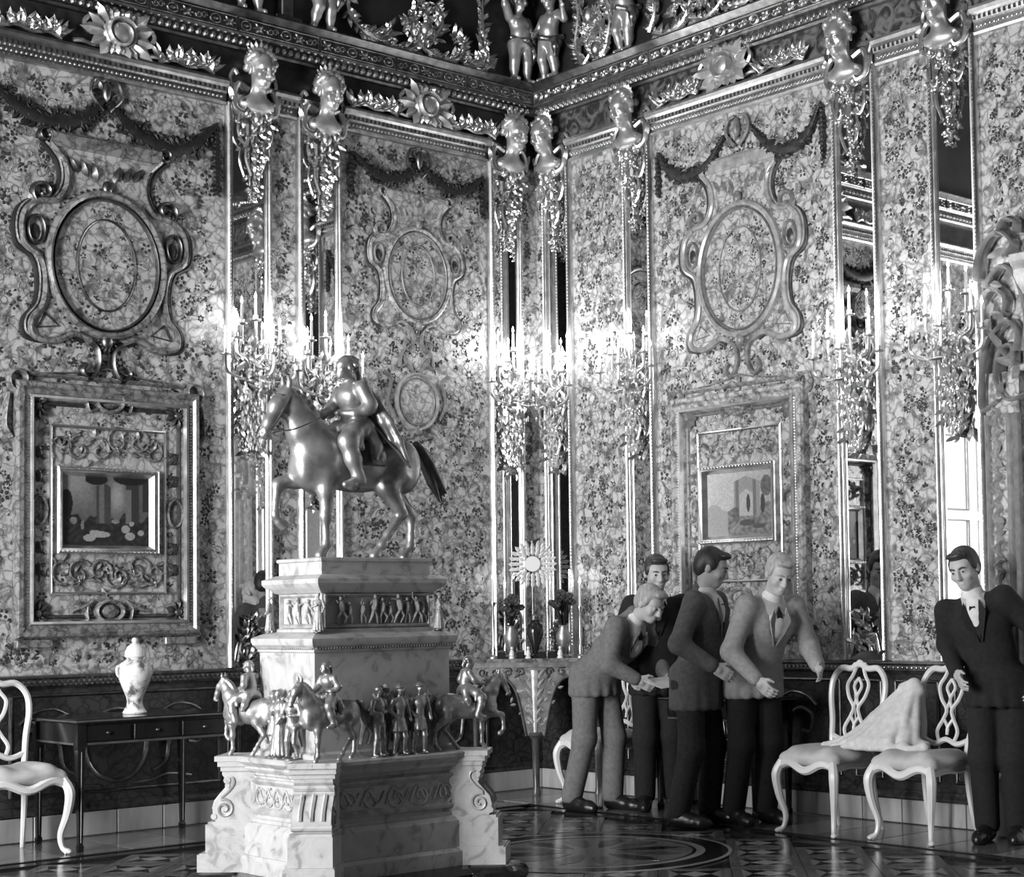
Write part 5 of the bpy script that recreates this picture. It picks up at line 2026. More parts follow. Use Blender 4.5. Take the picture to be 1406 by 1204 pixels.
for i, (u, s_) in enumerate(((-.20, .125), (-.155, .10), (-.09, .10), (-.03, .135), (.02, .12), (.065, .10), (.12, .135), (.16, .12), (.22, .125), (.25, .10))):
    relief_man('F', .18, u, 1.245, s_, i)
for i, (u, s_) in enumerate(((-.08, .115), (0, .125), (.08, .115))):
    relief_man('S', .30, u, 1.245, s_, i + 20)
for i, (u, s_) in enumerate(((-.12, .2), (-.03, .27), (.05, .25), (.20, .22), (.28, .2))):
    relief_man('F', .23, u, .70, s_, i + 40)
for i, (u, s_) in enumerate(((-.12, .22), (0, .26), (.12, .22))):
    relief_man('S', .3725, u, .70, s_, i + 60)
for face, off, hw in (('F', BY - .008, .30), ('S', BX - .008, .17)):
    for k in range(5):
        u = -hw + 2 * hw * k / 4 * .9 + .03
        m = MB(True)
        m.relief([(u + a, .455 + b) for a, b in spiral((0, 0), .05, .01, k * 1.3, 1.2, 16)], .012, .008)
        m.relief([(u + a, .46 + b) for a, b in spline([(-.06, -.03), (-.02, .04), (.03, -.02), (.07, .03)], 5)], .012, .008)
        face_build(m, face, off, 'carved_scroll', MARBLE_RELIEF)

# ---- horse
def sculpt_horse(h=.02):
    s = Sculpt((-1.62, -.46, -.03), (1.1, .46, 2.42), h)
    s.ell((.02, 0, 1.14), (.66, .29, .33), .1)
    s.ell((-.48, 0, 1.18), (.36, .265, .38), .1)
    s.ell((-.62, .0, 1.10), (.22, .22, .28), .1)
    s.ell((.52, 0, 1.20), (.40, .28, .32), .1)
    for y in (-.14, .14):
        s.ell((-.46, y, 1.10), (.20, .13, .34), .08)
        s.ell((.62, y, 1.14), (.27, .14, .34), .08)
        s.ell((-.74, y * .6, 1.06), (.10, .10, .16), .06)
    s.chain([(-.46, 0, 1.32), (-.68, 0, 1.56), (-.83, 0, 1.78), (-.93, 0, 1.92)], [.27, .20, .14, .105], .08)
    s.chain([(-.60, 0, 1.2), (-.78, 0, 1.50), (-.90, 0, 1.76)], [.20, .135, .095], .07)
    s.chain([(-.94, 0, 1.93), (-1.07, 0, 1.79), (-1.17, 0, 1.60), (-1.225, 0, 1.48)], [.105, .10, .072, .060], .05)
    s.ell((-.97, 0, 1.80), (.115, .078, .13), .04)
    s.ell((-1.235, 0, 1.46), (.07, .058, .07), .03)
    s.ell((-1.18, 0, 1.42), (.05, .042, .035), .02)
    for sg in (-1, 1):
        s.ell((-1.29, sg * .03, 1.475), (.022, .02, .026), .01, None, True)
        s.ell((-1.065, sg * .086, 1.84), (.03, .022, .03), .015)
        s.ell((-1.0, sg * .070, 1.78), (.07, .03, .085), .03)
        s.chain([(-.93, sg * .05, 1.99), (-.935, sg * .07, 2.08), (-.955, sg * .065, 2.17)], [.038, .038, .012], .02)
    # standing near fore, raised off fore
    def leg(pts, rs, hoof):
        s.chain(pts, rs, .05)
        s.cone(hoof[0], hoof[1], .058, .068, .02)
    leg([(-.47, -.15, 1.02), (-.50, -.155, .80), (-.49, -.15, .55), (-.50, -.15, .50), (-.49, -.145, .30), (-.49, -.145, .16), (-.53, -.145, .09)], [.145, .10, .066, .068, .042, .052, .046], ((-.545, -.145, .085), (-.575, -.145, .03)))
    leg([(-.52, .15, 1.02), (-.72, .155, .95), (-.93, .155, .90), (-.97, .155, .87), (-1.0, .15, .66), (-1.005, .15, .52), (-.97, .15, .45)], [.145, .105, .070, .068, .042, .05, .045], ((-.955, .15, .435), (-.90, .15, .40)))
    # hind legs: near one forward under the body, off one back
    leg([(.50, -.15, 1.05), (.38, -.17, .90), (.54, -.16, .66), (.61, -.155, .56), (.40, -.15, .30), (.31, -.15, .17), (.25, -.15, .09)], [.20, .15, .082, .066, .046, .054, .046], ((.235, -.15, .085), (.20, -.15, .03)))
    leg([(.64, .15, 1.05), (.64, .17, .90), (.90, .16, .64), (.98, .155, .54), (.97, .15, .30), (.96, .15, .17), (.91, .15, .09)], [.20, .15, .082, .066, .046, .054, .046], ((.895, .15, .085), (.86, .15, .03)))
    # cropped mane along the crest, forelock
    for i in range(15):
        f = i / 14
        p = np.array((-.50, 0, 1.60)) * (1 - f) + np.array((-.93, 0, 2.0)) * f + np.array((.055, 0, .05)) * math.sin(PI * f)
        s.ell((p[0], .03 * (-1) ** i, p[2]), (.055, .05, .06), .02)
    s.ell((-1.02, 0, 1.94), (.05, .03, .06), .03)
    return s

def sculpt_tail(h=.02):
    s = Sculpt((.7, -.16, .55), (1.5, .16, 1.6), h)
    s.chain([(.84, 0, 1.36), (.95, 0, 1.42), (1.05, 0, 1.36)], [.05, .065, .075], .04)
    rr = random.Random(2)
    for k in range(9):
        y = (k - 4) * .018
        a, b = rr.uniform(-.05, .05), rr.uniform(-.05, .08)
        s.chain([(1.0, y * .6, 1.38), (1.10 + a * .4, y, 1.20), (1.20 + a, y * 1.2, .98), (1.33 + a, y, .76 + b)], [.05, .055, .045, .012], .012)
    return s

def sculpt_rider(h=.018, hat=False):
    s = Sculpt((-.60, -.52, .78), (.32, .52, 2.62), h)
    s.ell((.02, 0, 1.62), (.17, .19, .14), .06)
    s.chain([(.02, 0, 1.62), (.02, 0, 1.82), (-.02, 0, 2.0)], [.165, .15, .16], .06)
    s.ell((-.06, 0, 1.98), (.13, .19, .15), .06)
    s.ell((-.02, .0, 2.10), (.10, .20, .08), .05)
    s.cone((-.03, 0, 2.12), (-.06, 0, 2.26), .075, .065, .04)
    R = Euler((0, 0, -PI / 2 - .1)).to_matrix()
    sculpt_head(s, (-.10, 0, 2.335), R, 1.32, .014)
    for y in (-1, 1):
        s.ell((.06, y * .13, 1.60), (.14, .10, .12), .06)
        s.chain([(.02, y * .15, 1.60), (-.20, y * .30, 1.50), (-.33, y * .36, 1.40)], [.145, .125, .10], .06)
        s.chain([(-.33, y * .36, 1.40), (-.26, y * .385, 1.18), (-.19, y * .385, .98)], [.105, .10, .075], .05)
        s.chain([(-.19, y * .385, .98), (-.17, y * .39, .92), (-.30, y * .40, .875), (-.38, y * .40, .87)], [.072, .075, .06, .045], .04)
        s.ell((-.29, y * .37, 1.36), (.12, .11, .11), .05)          # boot tops
    # near arm bent with the hand at the waist, far arm forward on the reins
    s.chain([(-.01, -.22, 2.06), (.05, -.30, 1.86), (.0, -.29, 1.80)], [.095, .085, .075], .04)
    s.chain([(.04, -.30, 1.82), (-.12, -.22, 1.75), (-.22, -.12, 1.76)], [.078, .062, .045], .03)
    s.ell((-.245, -.10, 1.765), (.05, .04, .045), .02)
    s.chain([(-.02, .22, 2.06), (-.12, .28, 1.86), (-.16, .27, 1.80)], [.095, .082, .072], .04)
    s.chain([(-.16, .27, 1.82), (-.32, .19, 1.76), (-.42, .12, 1.76)], [.074, .060, .044], .03)
    s.ell((-.45, .10, 1.76), (.05, .04, .045), .02)
    for yy, xx, zz in ((-.10, -.245, 1.765), (.10, -.45, 1.76)):
        for k in range(4):
            s.chain([(xx - .03, yy - .02 + .018 * k - .007, zz + .02), (xx - .065, yy - .02 + .018 * k - .007, zz - .005), (xx - .05, yy - .02 + .018 * k - .007, zz - .035)], [.013, .012, .010], .006)
    # coat skirts over the saddle
    for y in (-1, 1):
        s.chain([(.10, y * .19, 1.55), (.10, y * .33, 1.34), (.06, y * .37, 1.20)], [.10, .085, .05], .06)
        s.chain([(-.10, y * .2, 1.62), (-.16, y * .32, 1.50), (-.12, y * .37, 1.32)], [.08, .06, .035], .05)
    return s

def sculpt_hair(h=.018):
    s = Sculpt((-.3, -.22, 2.14), (.22, .22, 2.62), h)
    R = random.Random(3)
    s.ell((-.04, 0, 2.41), (.105, .10, .085), .02)
    for k in range(30):
        a, e = R.uniform(-1.9, 1.9), R.uniform(-.6, 1.4)
        s.ell((-.045 + .115 * math.cos(a) * math.cos(e), .106 * math.sin(a) * math.cos(e), 2.375 + .09 * math.sin(e)), .033, .012)
    s.chain([(.06, 0, 2.34), (.09, 0, 2.24), (.08, .0, 2.18)], [.045, .035, .02], .02)
    return s

HS = .385
hx, hy = MX - .005, MY
stat = thing('equestrian_statue', 'large bronze horse and cloaked rider on top of the marble pedestal', 'statue', (hx, hy, 1.5465))
horse = sculpt_horse().build('horse', BRONZE, stat, scale=HS)
tail = sculpt_tail().build('tail', BRONZE_DARK, stat, scale=HS)
rider = sculpt_rider().build('rider', BRONZE, stat, scale=HS)
hair = sculpt_hair().build('hair', BRONZE, stat, scale=HS)
s = Sculpt((-.25, -.55, .9), (.85, .55, 2.2), .018)     # cloak falling from the shoulders over the croup
for k in range(11):
    y = (k - 5) / 5
    wv = .035 * math.cos(k * PI)
    s.chain([(.06, y * .17, 2.10), (.17 + wv * .5, y * .26, 1.90), (.27 + wv, y * .36, 1.66), (.36 + wv, y * .43 , 1.42 + .05 * (1 - abs(y))), (.44 + wv, y * .46, 1.18 + .34 * (1 - abs(y) ** 2))], [.05, .046, .042, .04, .032], .05)
for y in (-1, 1):
    s.chain([(-.08, y * .16, 2.13), (.02, y * .21, 2.13), (.08, y * .20, 2.06)], [.03, .045, .05], .03)
s.build('cloak', BRONZE, stat, scale=HS)
s = Sculpt((-.42, -.42, 1.0), (.5, .42, 1.66), .018)    # saddle cloth
s.ell((.06, 0, 1.19), (.42, .335, .36), .02)
s.slab(0, .36, -1).slab(0, -.26, 1).slab(2, 1.12, 1)
s.build('saddle_cloth', BRONZE_DARK, stat, scale=HS)
m = MB()
for sg in (-1, 1):
    m.tube([tuple(np.array(p) * HS) for p in spline([(-1.20, sg * .07, 1.50), (-1.0, sg * .20, 1.50), (-.72, sg * .25, 1.62), (-.42, sg * .10, 1.76)], 6)], .0035, 5)
m.build('reins', BRONZE_DARK, stat)
m = MB()
for sg in (-1, 1):
    m.tube([tuple(np.array(p) * HS) for p in spline([(-.91, sg * .095, 1.97), (-.99, sg * .115, 1.85), (-1.10, sg * .10, 1.66), (-1.20, sg * .068, 1.51)], 5)], .0045, 5)
m.tube([tuple(np.array(p) * HS) for p in spline([(-1.17, -.082, 1.61), (-1.245, 0, 1.61), (-1.17, .082, 1.61)], 5)], .0045, 5)
m.tube([tuple(np.array(p) * HS) for p in spline([(-1.06, -.105, 1.92), (-1.08, 0, 1.93), (-1.06, .105, 1.92)], 5)], .0045, 5)
m.build('bridle', BRONZE_DARK, stat)
for sg in (-1, 1):
    m = MB()
    m.tube([(-.17 * HS, sg * .40 * HS, 1.20 * HS), (-.24 * HS, sg * .41 * HS, .86 * HS)], .003, 5)
    m.tube(oval(0, 0, .02, .02, 10) and [(-.25 * HS + .022 * math.cos(a), sg * .41 * HS, .85 * HS + .022 * math.sin(a)) for a in np.linspace(0, 2 * PI, 12)[:-1]], .0035, 5, closed=True)
    m.build('stirrup', BRONZE_DARK, stat)
m = MB()
m.tube([tuple(np.array(p) * HS) for p in spline([(.12, -.27, 1.6), (.30, -.40, 1.36), (.5, -.50, 1.1)], 5)], .006, 6)
m.build('sword', BRONZE_DARK, stat)

# ---- mounted figures on the corners of the ledge
LZ = .6455
def mounted(label, x, y, ang, sc=.175, hs=1.):
    t = thing('mounted_statuette', label, 'statuette', (MX + x, MY + y, LZ), ang, 'bronze horsemen on the pedestal corners')
    k = sc / HS
    share(horse, 'horse', BRONZE, t, scale=k)
    share(tail, 'tail', BRONZE_DARK, t, scale=k)
    share(rider, 'rider', BRONZE, t, scale=(k, k, k))
    share(hair, 'hair', BRONZE, t, scale=k)
    return t
mounted('small bronze horseman on the near corner of the pedestal ledge, seen from the front', -.375, -.345, PI / 22)
mounted('small bronze horseman at the right corner of the pedestal ledge, facing right', .40, -.325, PI * .91)
mounted('small bronze horseman at the left corner of the pedestal ledge, horse facing left', -.43, .22, -PI * .41)

# ---- standing statuettes
def sculpt_man(pose, h=.0125):
    s = Sculpt((-.30, -.24, -.01), (.30, .22, 1.04), h)
    P = pose
    sway = P['sway']
    s.ell((sway, 0, .50), (.085, .065, .07), .03)
    s.chain([(sway, 0, .50), (sway * .5, 0, .60), (0, -.005, .72)], [.078, .068, .085], .03)
    s.ell((0, -.01, .74), (.10, .068, .085), .03)
    s.ell((0, .0, .80), (.11, .05, .04), .03)
    s.cone((0, 0, .82), (0, -.01, .88), .035, .03, .02)
    sculpt_head(s, (0, -.012, .945), Euler((.05, 0, P['turn'])).to_matrix(), .56, .03)
    s.ell((0, .012, .965), (.05, .058, .045), .012)
    if P['hat']:
        s.ell((0, .0, .985), (.075, .085, .014), .01)
        s.ell((0, .0, 1.0), (.046, .052, .035), .01)
    for hp, kn, an in (((-.05 + sway, 0, .49), P['kl'], P['al']), ((.05 + sway, 0, .49), P['kr'], P['ar'])):
        s.cone(hp, kn, .06, .043, .02)
        s.cone(kn, an, .045, .027, .02)
        s.ell(tuple((np.array(kn) + np.array(an)) / 2 + np.array((0, .012, .03))), (.034, .036, .06), .02)
        s.cone((an[0], an[1], .022), (an[0] * 1.1, an[1] - .075, .018), .026, .02, .015)
    for sh, el, wr in (((-.115, 0, .79), P['el'], P['wl']), ((.115, 0, .79), P['er'], P['wr'])):
        s.cone(sh, el, .04, .033, .02)
        s.cone(el, wr, .034, .024, .02)
        s.ell(wr, (.024, .024, .026), .012)
    if P['skirt']:
        for k in range(12):
            a = 2 * PI * k / 12
            s.cone((sway + .07 * math.cos(a), .055 * math.sin(a), .50), (sway + P['skirt'] * math.cos(a), P['skirt'] * .85 * math.sin(a), P['hem']), .03, .028, .02)
    return s
MAN = [dict(sway=.01, turn=.3, hat=False, kl=(-.06, -.03, .27), al=(-.085, .0, .05), kr=(.07, -.01, .27), ar=(.085, .03, .05), el=(-.17, -.02, .64), wl=(-.06, -.09, .62), er=(.18, .0, .65), wr=(.05, -.09, .64), skirt=0, hem=0),
       dict(sway=-.01, turn=-.3, hat=True, kl=(-.07, -.01, .27), al=(-.09, .02, .05), kr=(.06, -.05, .27), ar=(.075, -.01, .05), el=(-.18, .02, .66), wl=(-.09, -.05, .55), er=(.16, .0, .63), wr=(.16, -.06, .50), skirt=.105, hem=.36),
       dict(sway=.0, turn=.1, hat=False, kl=(-.05, -.04, .27), al=(-.05, .0, .05), kr=(.05, -.03, .27), ar=(.06, .0, .05), el=(-.15, -.05, .65), wl=(-.02, -.10, .70), er=(.16, -.02, .63), wr=(.12, -.09, .52), skirt=.135, hem=.06)]
men = []
def statuette(k, x, y, z, ang, sc, label, mat, group):
    global men
    t = thing('standing_statuette', label, 'statuette', (MX + x, MY + y, z), ang, group)
    if len(men) <= k or men[k] is None:
        while len(men) <= k:
            men.append(None)
        o = sculpt_man(MAN[k]).build('figure', mat, t)
        men[k] = o
        o.scale = (sc, sc, sc)
    else:
        share(men[k], 'figure', mat, t, scale=sc)
    m = MB()
    m.lathe([(.15 * sc, 0), (.15 * sc, .012 * sc), (.13 * sc, .02 * sc)], 12)
    m.build('ground_disc', BRONZE_DARK, t)
    if k == 1:
        m = MB()
        m.tube([(.17 * sc, .02 * sc, .52 * sc), (.22 * sc, .12 * sc, .2 * sc)], .012 * sc, 5)
        m.build('sword', BRONZE_DARK, t)
    return t
G1 = 'bronze standing figures on the pedestal ledge'
statuette(0, -.105, -.335, LZ, .2, .312, 'bronze standing figure with folded hands, first right of the near horseman', BRONZE, G1)
statuette(1, -.05, -.275, LZ, -.2, .305, 'bronze figure half hidden behind the first pair on the dark ledge side', BRONZE_DARK, G1)
statuette(1, .01, -.335, LZ, .1, .312, 'bronze figure in short skirted coat, middle of the dark ledge side', BRONZE, G1)
statuette(0, .065, -.28, LZ, -.3, .31, 'bronze figure peering between the two right-hand men on the dark ledge side', BRONZE, G1)
statuette(1, .12, -.335, LZ, -.1, .315, 'bronze man in coat, nearest to the right-hand horseman', BRONZE, G1)
statuette(0, -.43, -.13, LZ, -PI / 2 + .3, .305, 'bronze robed figure beside the near horseman on the bright ledge side', BRONZE, G1)
statuette(2, -.43, -.03, LZ, -PI / 2 - .2, .305, 'bronze long-robed figure in the middle of the bright ledge side', BRONZE, G1)
statuette(1, -.415, .035, LZ, -PI / 2, .295, 'bronze figure next to the left horseman on the bright ledge side', BRONZE, G1)
G2 = 'pale allegorical figures on the upper pedestal corners'
statuette(2, -.335, -.205, 1.2075, -PI / 4, .175, 'small pale robed figure at the near upper corner of the pedestal', MARBLE_RELIEF, G2)
statuette(2, -.335, .205, 1.2075, -PI / 4 - PI / 2, .165, 'small pale robed figure at the left upper corner of the pedestal', MARBLE_RELIEF, G2)
statuette(2, .335, -.205, 1.2075, PI / 4, .175, 'small pale robed figure at the right upper corner of the pedestal', MARBLE_RELIEF, G2)
# ------------------------------------------------------------------ people
def person(label, x, y, rz, sc=1., lean=0., side=0., twist=0., nod=.15, turn=0., feet=((-.10, -.02), (.10, .03)), arms=None, knees=.02, coat=CLOTH_GREY, trousers=CLOTH_DARK, hair=HAIR_DARK, shirt=True, coat_len=.80, tie=True):
    t = thing('person', label, 'person', (x, y, 0), rz, 'people gathered by the right wall')
    H = np.array((0., .0, .92))
    Ru = Euler((math.radians(lean), math.radians(side), twist)).to_matrix()
    up = lambda a, b, c: tuple(H + np.array(Ru @ Vector((a, b, c))))
    sh = [up(-.175, 0, .49), up(.175, 0, .49)]
    arms = arms or (((-.25, .03, 1.14), (-.25, -.07, .89)), ((.25, .03, 1.14), (.25, -.07, .89)))
    hips = [(-.09, 0, .90), (.09, 0, .90)]
    kn = [((hips[i][0] + feet[i][0]) / 2 * 1.02, feet[i][1] * .5 - knees - .02, .49) for i in (0, 1)]
    an = [(feet[i][0], feet[i][1] + .03, .09) for i in (0, 1)]
    toe = [(feet[i][0] * 1.15, feet[i][1] - .14, .035) for i in (0, 1)]
    pts = np.array(sh + [a for p in arms for a in p] + an + toe + [up(0, -.03, .90), up(0, 0, .5)])
    lo = np.minimum(pts.min(0), (-.30, -.26, 0)) - .2
    hi = np.maximum(pts.max(0), (.30, .22, 1.2)) + .16
    lo[2] = -.01
    Rh = (Ru @ Euler((-math.radians(lean) * .55 + nod, 0, turn)).to_matrix())
    hc = np.array(up(0, -.015, .69))
    # body: one continuous figure with face, neck, arms and five-fingered hands
    s = Sculpt(lo, hi, .0085)
    s.chain([up(0, 0, 0), up(0, -.005, .22), up(0, 0, .42)], [.115, .105, .12], .04)
    s.cone(up(-.12, 0, .46), up(.12, 0, .46), .05, .05, .05)
    s.cone(up(0, .005, .48), tuple(hc + np.array(Rh @ Vector((0, .02, -.05)))), .058, .052, .03)
    for i in (0, 1):
        s.chain([hips[i], kn[i], an[i]], [.075, .048, .036], .03)
        s.cone((an[i][0], an[i][1], .06), toe[i], .026, .02, .015)
    for i, (el, wr) in enumerate(arms):
        s.chain([tuple(np.array(sh[i]) + np.array((0, 0, -.015))), el, wr], [.042, .037, .026], .02)
        w, e = np.array(wr), np.array(el)
        d = (w - e) / np.linalg.norm(w - e)
        side = -1 if i == 0 else 1
        o = np.cross(d, (side, 0, .15))                   # finger row direction, thumb forward
        o /= np.linalg.norm(o)
        if o[1] > 0:
            o = -o
        q = np.cross(d, o)
        inw = q if q[0] * side < 0 else -q
        s.cone(tuple(w), tuple(w + d * .035), .025, .027, .015)
        for k, L in enumerate((.066, .076, .072, .056)):
            b = w + d * .025 + o * (.030 - k * .020)
            p0 = w + d * .085 + o * (.033 - k * .0215)
            s.cone(tuple(b), tuple(p0), .0125, .0105, .010)
            p1 = p0 + d * L * .45 + inw * .010
            p2 = p1 + d * L * .32 + inw * .024
            s.cone(tuple(p0), tuple(p1), .0098, .0088, .0035)
            s.cone(tuple(p1), tuple(p2), .0088, .0075, .0035)
        b = w + d * .022 + o * .026
        p1 = b + d * .034 + o * .030 + inw * .012
        p2 = p1 + d * .030 + o * .006 + inw * .012
        s.cone(tuple(b), tuple(p1), .0135, .011, .008)
        s.cone(tuple(p1), tuple(p2), .0108, .0085, .004)
    sculpt_head(s, tuple(hc), Rh, 1.0, .014)
    s.build('body', SKIN, t, scale=sc)
    # trousers
    s = Sculpt(lo, hi, .014)
    s.ell((0, .005, .93), (.150, .112, .11), .05)
    for i in (0, 1):
        s.chain([hips[i], kn[i], (an[i][0], an[i][1] - .005, .095)], [.100, .08, .072], .04)
        s.ell((hips[i][0], .04, .87), (.090, .08, .10), .05)
    s.slab(2, .055, 1)
    s.build('trousers', trousers, t, scale=sc)
    # jacket with sleeves and skirts
    s = Sculpt(lo, hi, .0125)
    s.ell(up(0, 0, .05), (.165, .128, .13), .06)
    s.ell(up(0, -.01, .20), (.160, .125, .16), .06)
    s.ell(up(0, -.012, .36), (.180, .130, .16), .05)
    s.cone(up(-.15, .0, .455), up(.15, .0, .455), .066, .066, .05)
    s.cone(up(0, .03, .50), up(0, .035, .545), .075, .06, .02)
    for k in range(14):
        a = 2 * PI * k / 14
        s.cone((.148 * math.cos(a), .112 * math.sin(a), .95), (.175 * math.cos(a), .138 * math.sin(a) , coat_len), .045, .030, .05)
    for i, (el, wr) in enumerate(arms):
        w2 = tuple(np.array(wr) + (np.array(el) - np.array(wr)) * .06)
        s.chain([tuple(np.array(sh[i]) + np.array((0, 0, -.012))), el], [.068, .060], .04)
        s.chain([el, w2], [.062, .046], .03)
    # the opening at the chest
    c = up(0, -.145, .43)
    s.ell(c, (.055, .05, .10), .015, (math.radians(lean), 0, twist), True)
    s.build('jacket', coat, t, scale=sc)
    for sg in (-1, 1):                                    # lapels
        m = MB()
        P = [up(sg * .045, -.108, .51), up(sg * .075, -.145, .44), up(sg * .045, -.155, .36), up(sg * .008, -.150, .27), up(sg * .02, -.140, .40)]
        P2 = [tuple(np.array(p) + np.array(Ru @ Vector((0, .012, 0)))) for p in P]
        m.add([tuple(np.array(p) * sc) for p in P + P2], [(0, 1, 2, 4), (4, 2, 3), (9, 7, 6, 5), (8, 7, 9), (0, 5, 6, 1), (1, 6, 7, 2), (2, 7, 8, 3), (3, 8, 9, 4), (4, 9, 5, 0)])
        m.build('lapel', coat, t)
    if shirt:
        s = Sculpt(tuple(np.array(up(0, -.06, .40)) - .22), tuple(np.array(up(0, -.06, .40)) + .22), .009)
        s.ell(up(0, -.06, .41), (.085, .078, .13), .02)
        s.cone(up(0, .004, .48), up(0, .004, .53), .074, .068, .01)
        o = s.build('shirt', CLOTH_PALE, t, scale=sc)
        if tie:
            m = MB()
            P = [up(0, -.088, .51), up(.018, -.122, .475), up(.026, -.142, .36), up(0, -.148, .29), up(-.026, -.142, .36), up(-.018, -.122, .475)]
            P2 = [tuple(np.array(p) + np.array(Ru @ Vector((0, .02, 0)))) for p in P]
            m.add([tuple(np.array(p) * sc) for p in P + P2], [(0, 1, 2, 3, 4, 5), (11, 10, 9, 8, 7, 6)] + [(k, 6 + k, 6 + (k + 1) % 6, (k + 1) % 6) for k in range(6)])
            m.build('tie', CLOTH_BLACK, t)
    for i in (0, 1):
        s = Sculpt((toe[i][0] - .12, toe[i][1] - .1, -.012), (toe[i][0] + .12, an[i][1] + .14, .16), .009)
        a = np.array(an[i])
        s.cone((a[0], a[1] + .02, .045), (toe[i][0], toe[i][1], .034), .046, .042, .03)
        s.cone((toe[i][0], toe[i][1], .034), (toe[i][0] * 1.03, toe[i][1] - .045, .03), .042, .033, .03)
        s.cone((a[0], a[1] + .005, .05), (a[0], a[1], .11), .048, .046, .02)
        s.cone((a[0], a[1] - .01, .075), ((a[0] + toe[i][0]) / 2, (a[1] + toe[i][1]) / 2, .052), .045, .042, .03)
        s.slab(2, .0, 1)
        s.build('shoe', LEATHER, t, scale=sc)
    # eyes and brows
    for sg in (-1, 1):
        q = hc + np.array(Rh @ Vector((sg * .032, -.0865, .005)))
        m = MB()
        m.ball(tuple(q * sc), (.0075, .0065, .0055), 8, 6)
        m.build('eye', LEATHER, t)
        m = MB()
        m.tube([tuple((hc + np.array(Rh @ Vector((sg * a, b, c)))) * sc) for a, b, c in ((.014, -.094, .024), (.032, -.0925, .031), (.05, -.081, .026))], [.004, .0045, .003], 5)
        m.build('eyebrow', hair, t)
    # hair
    s = Sculpt(tuple(hc - .17), tuple(hc + .17), .009)
    E = Rh.to_euler()
    Pw = lambda a, b, c: tuple(hc + np.array(Rh @ Vector((a, b, c))))
    s.ell(Pw(0, .026, .045), (.083, .096, .086), .02, E)
    s.ell(Pw(0, .06, -.01), (.072, .06, .07), .03, E)
    s.ell(Pw(0, -.06, .10), (.06, .035, .022), .02, E)
    for sg in (-1, 1):
        s.ell(Pw(sg * .072, -.005, .025), (.015, .03, .04), .015, E)
    s.ell(Pw(0, -.10, -.02), (.068, .05, .085), .012, E, True)
    s.build('hair', hair, t, scale=sc)
    return t

person('person in a grey suit bending forward, holding a white paper', -.74, -1.40, .12, .95, lean=45, nod=.2, feet=((-.11, .10), (.11, -.08)), coat=CLOTH_GREY, trousers=CLOTH_GREY, hair=HAIR_PALE,
       arms=(((-.27, -.36, 1.0), (-.15, -.50, .90)), ((.27, -.36, 1.0), (.15, -.50, .90))))
person('person in a black suit standing behind the grey-suited bending man', -.42, -1.66, -.7, .95, lean=4, nod=.2, turn=.2, coat=CLOTH_BLACK, trousers=CLOTH_BLACK,
       arms=(((-.27, .02, 1.14), (-.20, -.14, .93)), ((.27, .03, 1.14), (.27, -.03, .88))))
person('person in a mid-grey jacket and dark trousers, standing in the middle of the group', -.86, -2.44, .35, .96, lean=9, nod=.3, turn=.3, feet=((-.13, .05), (.11, -.05)), coat=CLOTH_MID, trousers=CLOTH_DARK, coat_len=.74,
       arms=(((-.29, -.02, 1.13), (-.21, -.22, .99)), ((.29, -.05, 1.13), (.19, -.27, 1.04))))
person('person with pale jacket and grey hair leaning towards the white chairs', -.60, -2.66, -.25, .97, lean=27, nod=.25, turn=-.2, feet=((-.10, .06), (.10, .0)), coat=CLOTH_GREY if False else noisy('light_grey_wool', [(.3, .24), (.7, .34)], 40, rough=.9), trousers=CLOTH_BLACK, hair=HAIR_PALE,
       arms=(((-.28, -.20, 1.07), (-.20, -.36, .90)), ((.28, -.22, 1.08), (.20, -.42, .97))))
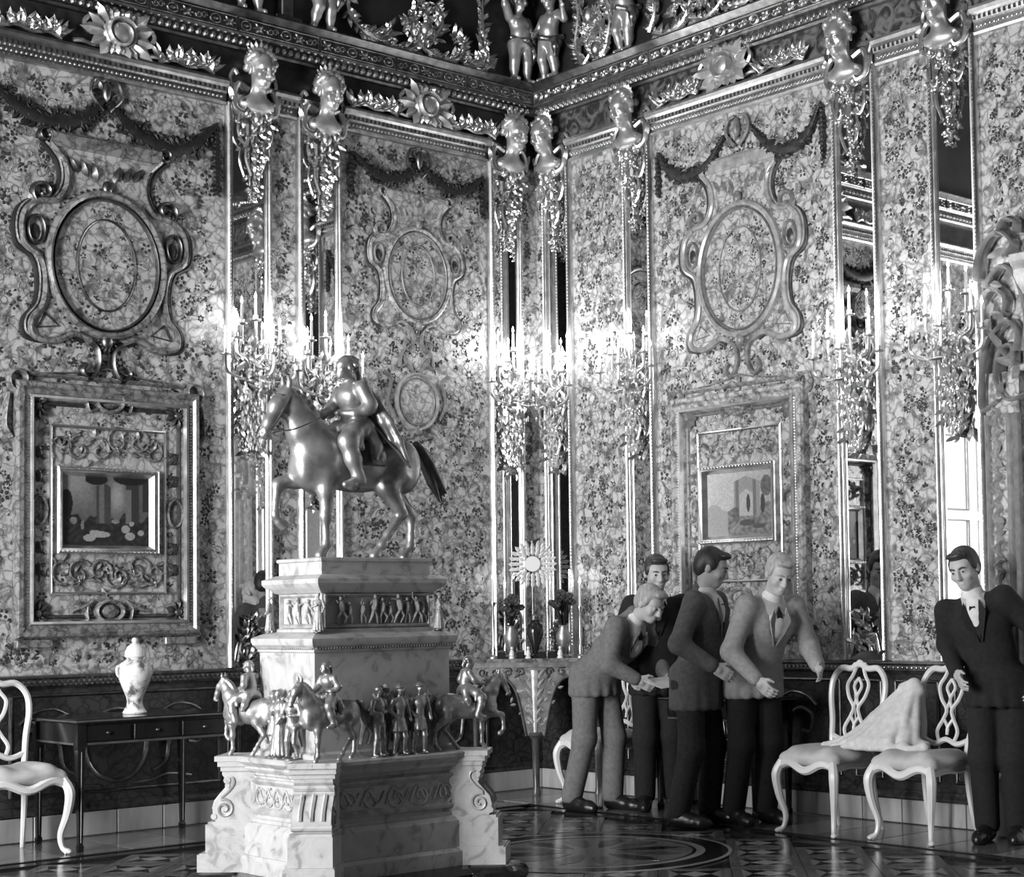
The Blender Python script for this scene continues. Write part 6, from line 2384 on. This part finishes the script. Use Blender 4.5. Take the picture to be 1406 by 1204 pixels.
person('person in a black suit standing close beside the rightmost white chair', -.30, -4.205, -1.15, .94, lean=10, side=-13, nod=.2, turn=-.3, coat=CLOTH_BLACK, trousers=CLOTH_BLACK, feet=((-.085, -.02), (.085, .02)),
       arms=(((-.29, .0, 1.14), (-.20, -.18, .98)), ((.29, .02, 1.14), (.24, -.12, .93))))
# what the bending man holds
t = thing('paper_sheet', 'white paper sheet in the hands of the grey-suited bending man', 'paper', (-.74, -1.40, 0), .12)
m = MB()
Q = [(-.13, -.49, .855), (.13, -.49, .86), (.14, -.66, .81), (-.13, -.66, .80)]
m.add(Q + [(a, b, c + .002) for a, b, c in Q], [(3, 2, 1, 0), (4, 5, 6, 7), (0, 1, 5, 4), (1, 2, 6, 5), (2, 3, 7, 6), (3, 0, 4, 7)])
m.build('sheet', PAPER, t, smooth=False)
# pale cloth hung between the backs of the two chairs and falling on their seats
t = thing('draped_cloth', 'pale cloth slung between the backs of the two right-hand white chairs', 'cloth', (0, 0, 0))
s = Sculpt((-.80, -3.98, .42), (-.22, -3.10, .95), .010)
r = random.Random(14)
for k in range(15):                                       # folds fanning out from the chair back
    a = k / 14
    e = (-.44 - .17 * math.sin(PI * a) - .03 * (k % 2), -3.20 - .62 * a, .515)
    top = (-.345 + r.uniform(-.015, .015), -3.60 - .09 * a, .80 + r.uniform(-.02, .03))
    mid1 = tuple(np.array(top) * .62 + np.array(e) * .38 + np.array((-.05, .0, -.05 + r.uniform(-.015, .02))))
    mid2 = tuple(np.array(top) * .25 + np.array(e) * .75 + np.array((-.06 + r.uniform(-.02, .02), r.uniform(-.02, .02), -.06)))
    q = r.uniform(.022, .034)
    s.chain([top, mid1, mid2, e], [.024, q, q + .004, .018], .012)
s.chain([(-.33, -3.58, .82), (-.33, -3.66, .84), (-.34, -3.70, .80)], [.03, .035, .03], .02)
for k in range(7):                                        # crumpled hem lying on the seats
    a = k / 6
    y = -3.22 - .60 * a
    s.chain([(-.45, y, .50), (-.52 - .1 * math.sin(PI * a), y - .04, .505), (-.58 - .08 * math.sin(PI * a), y + .03, .495)], [.022, .026, .016], .02)
s.build('cloth_folds', CLOTH_PALE, t)
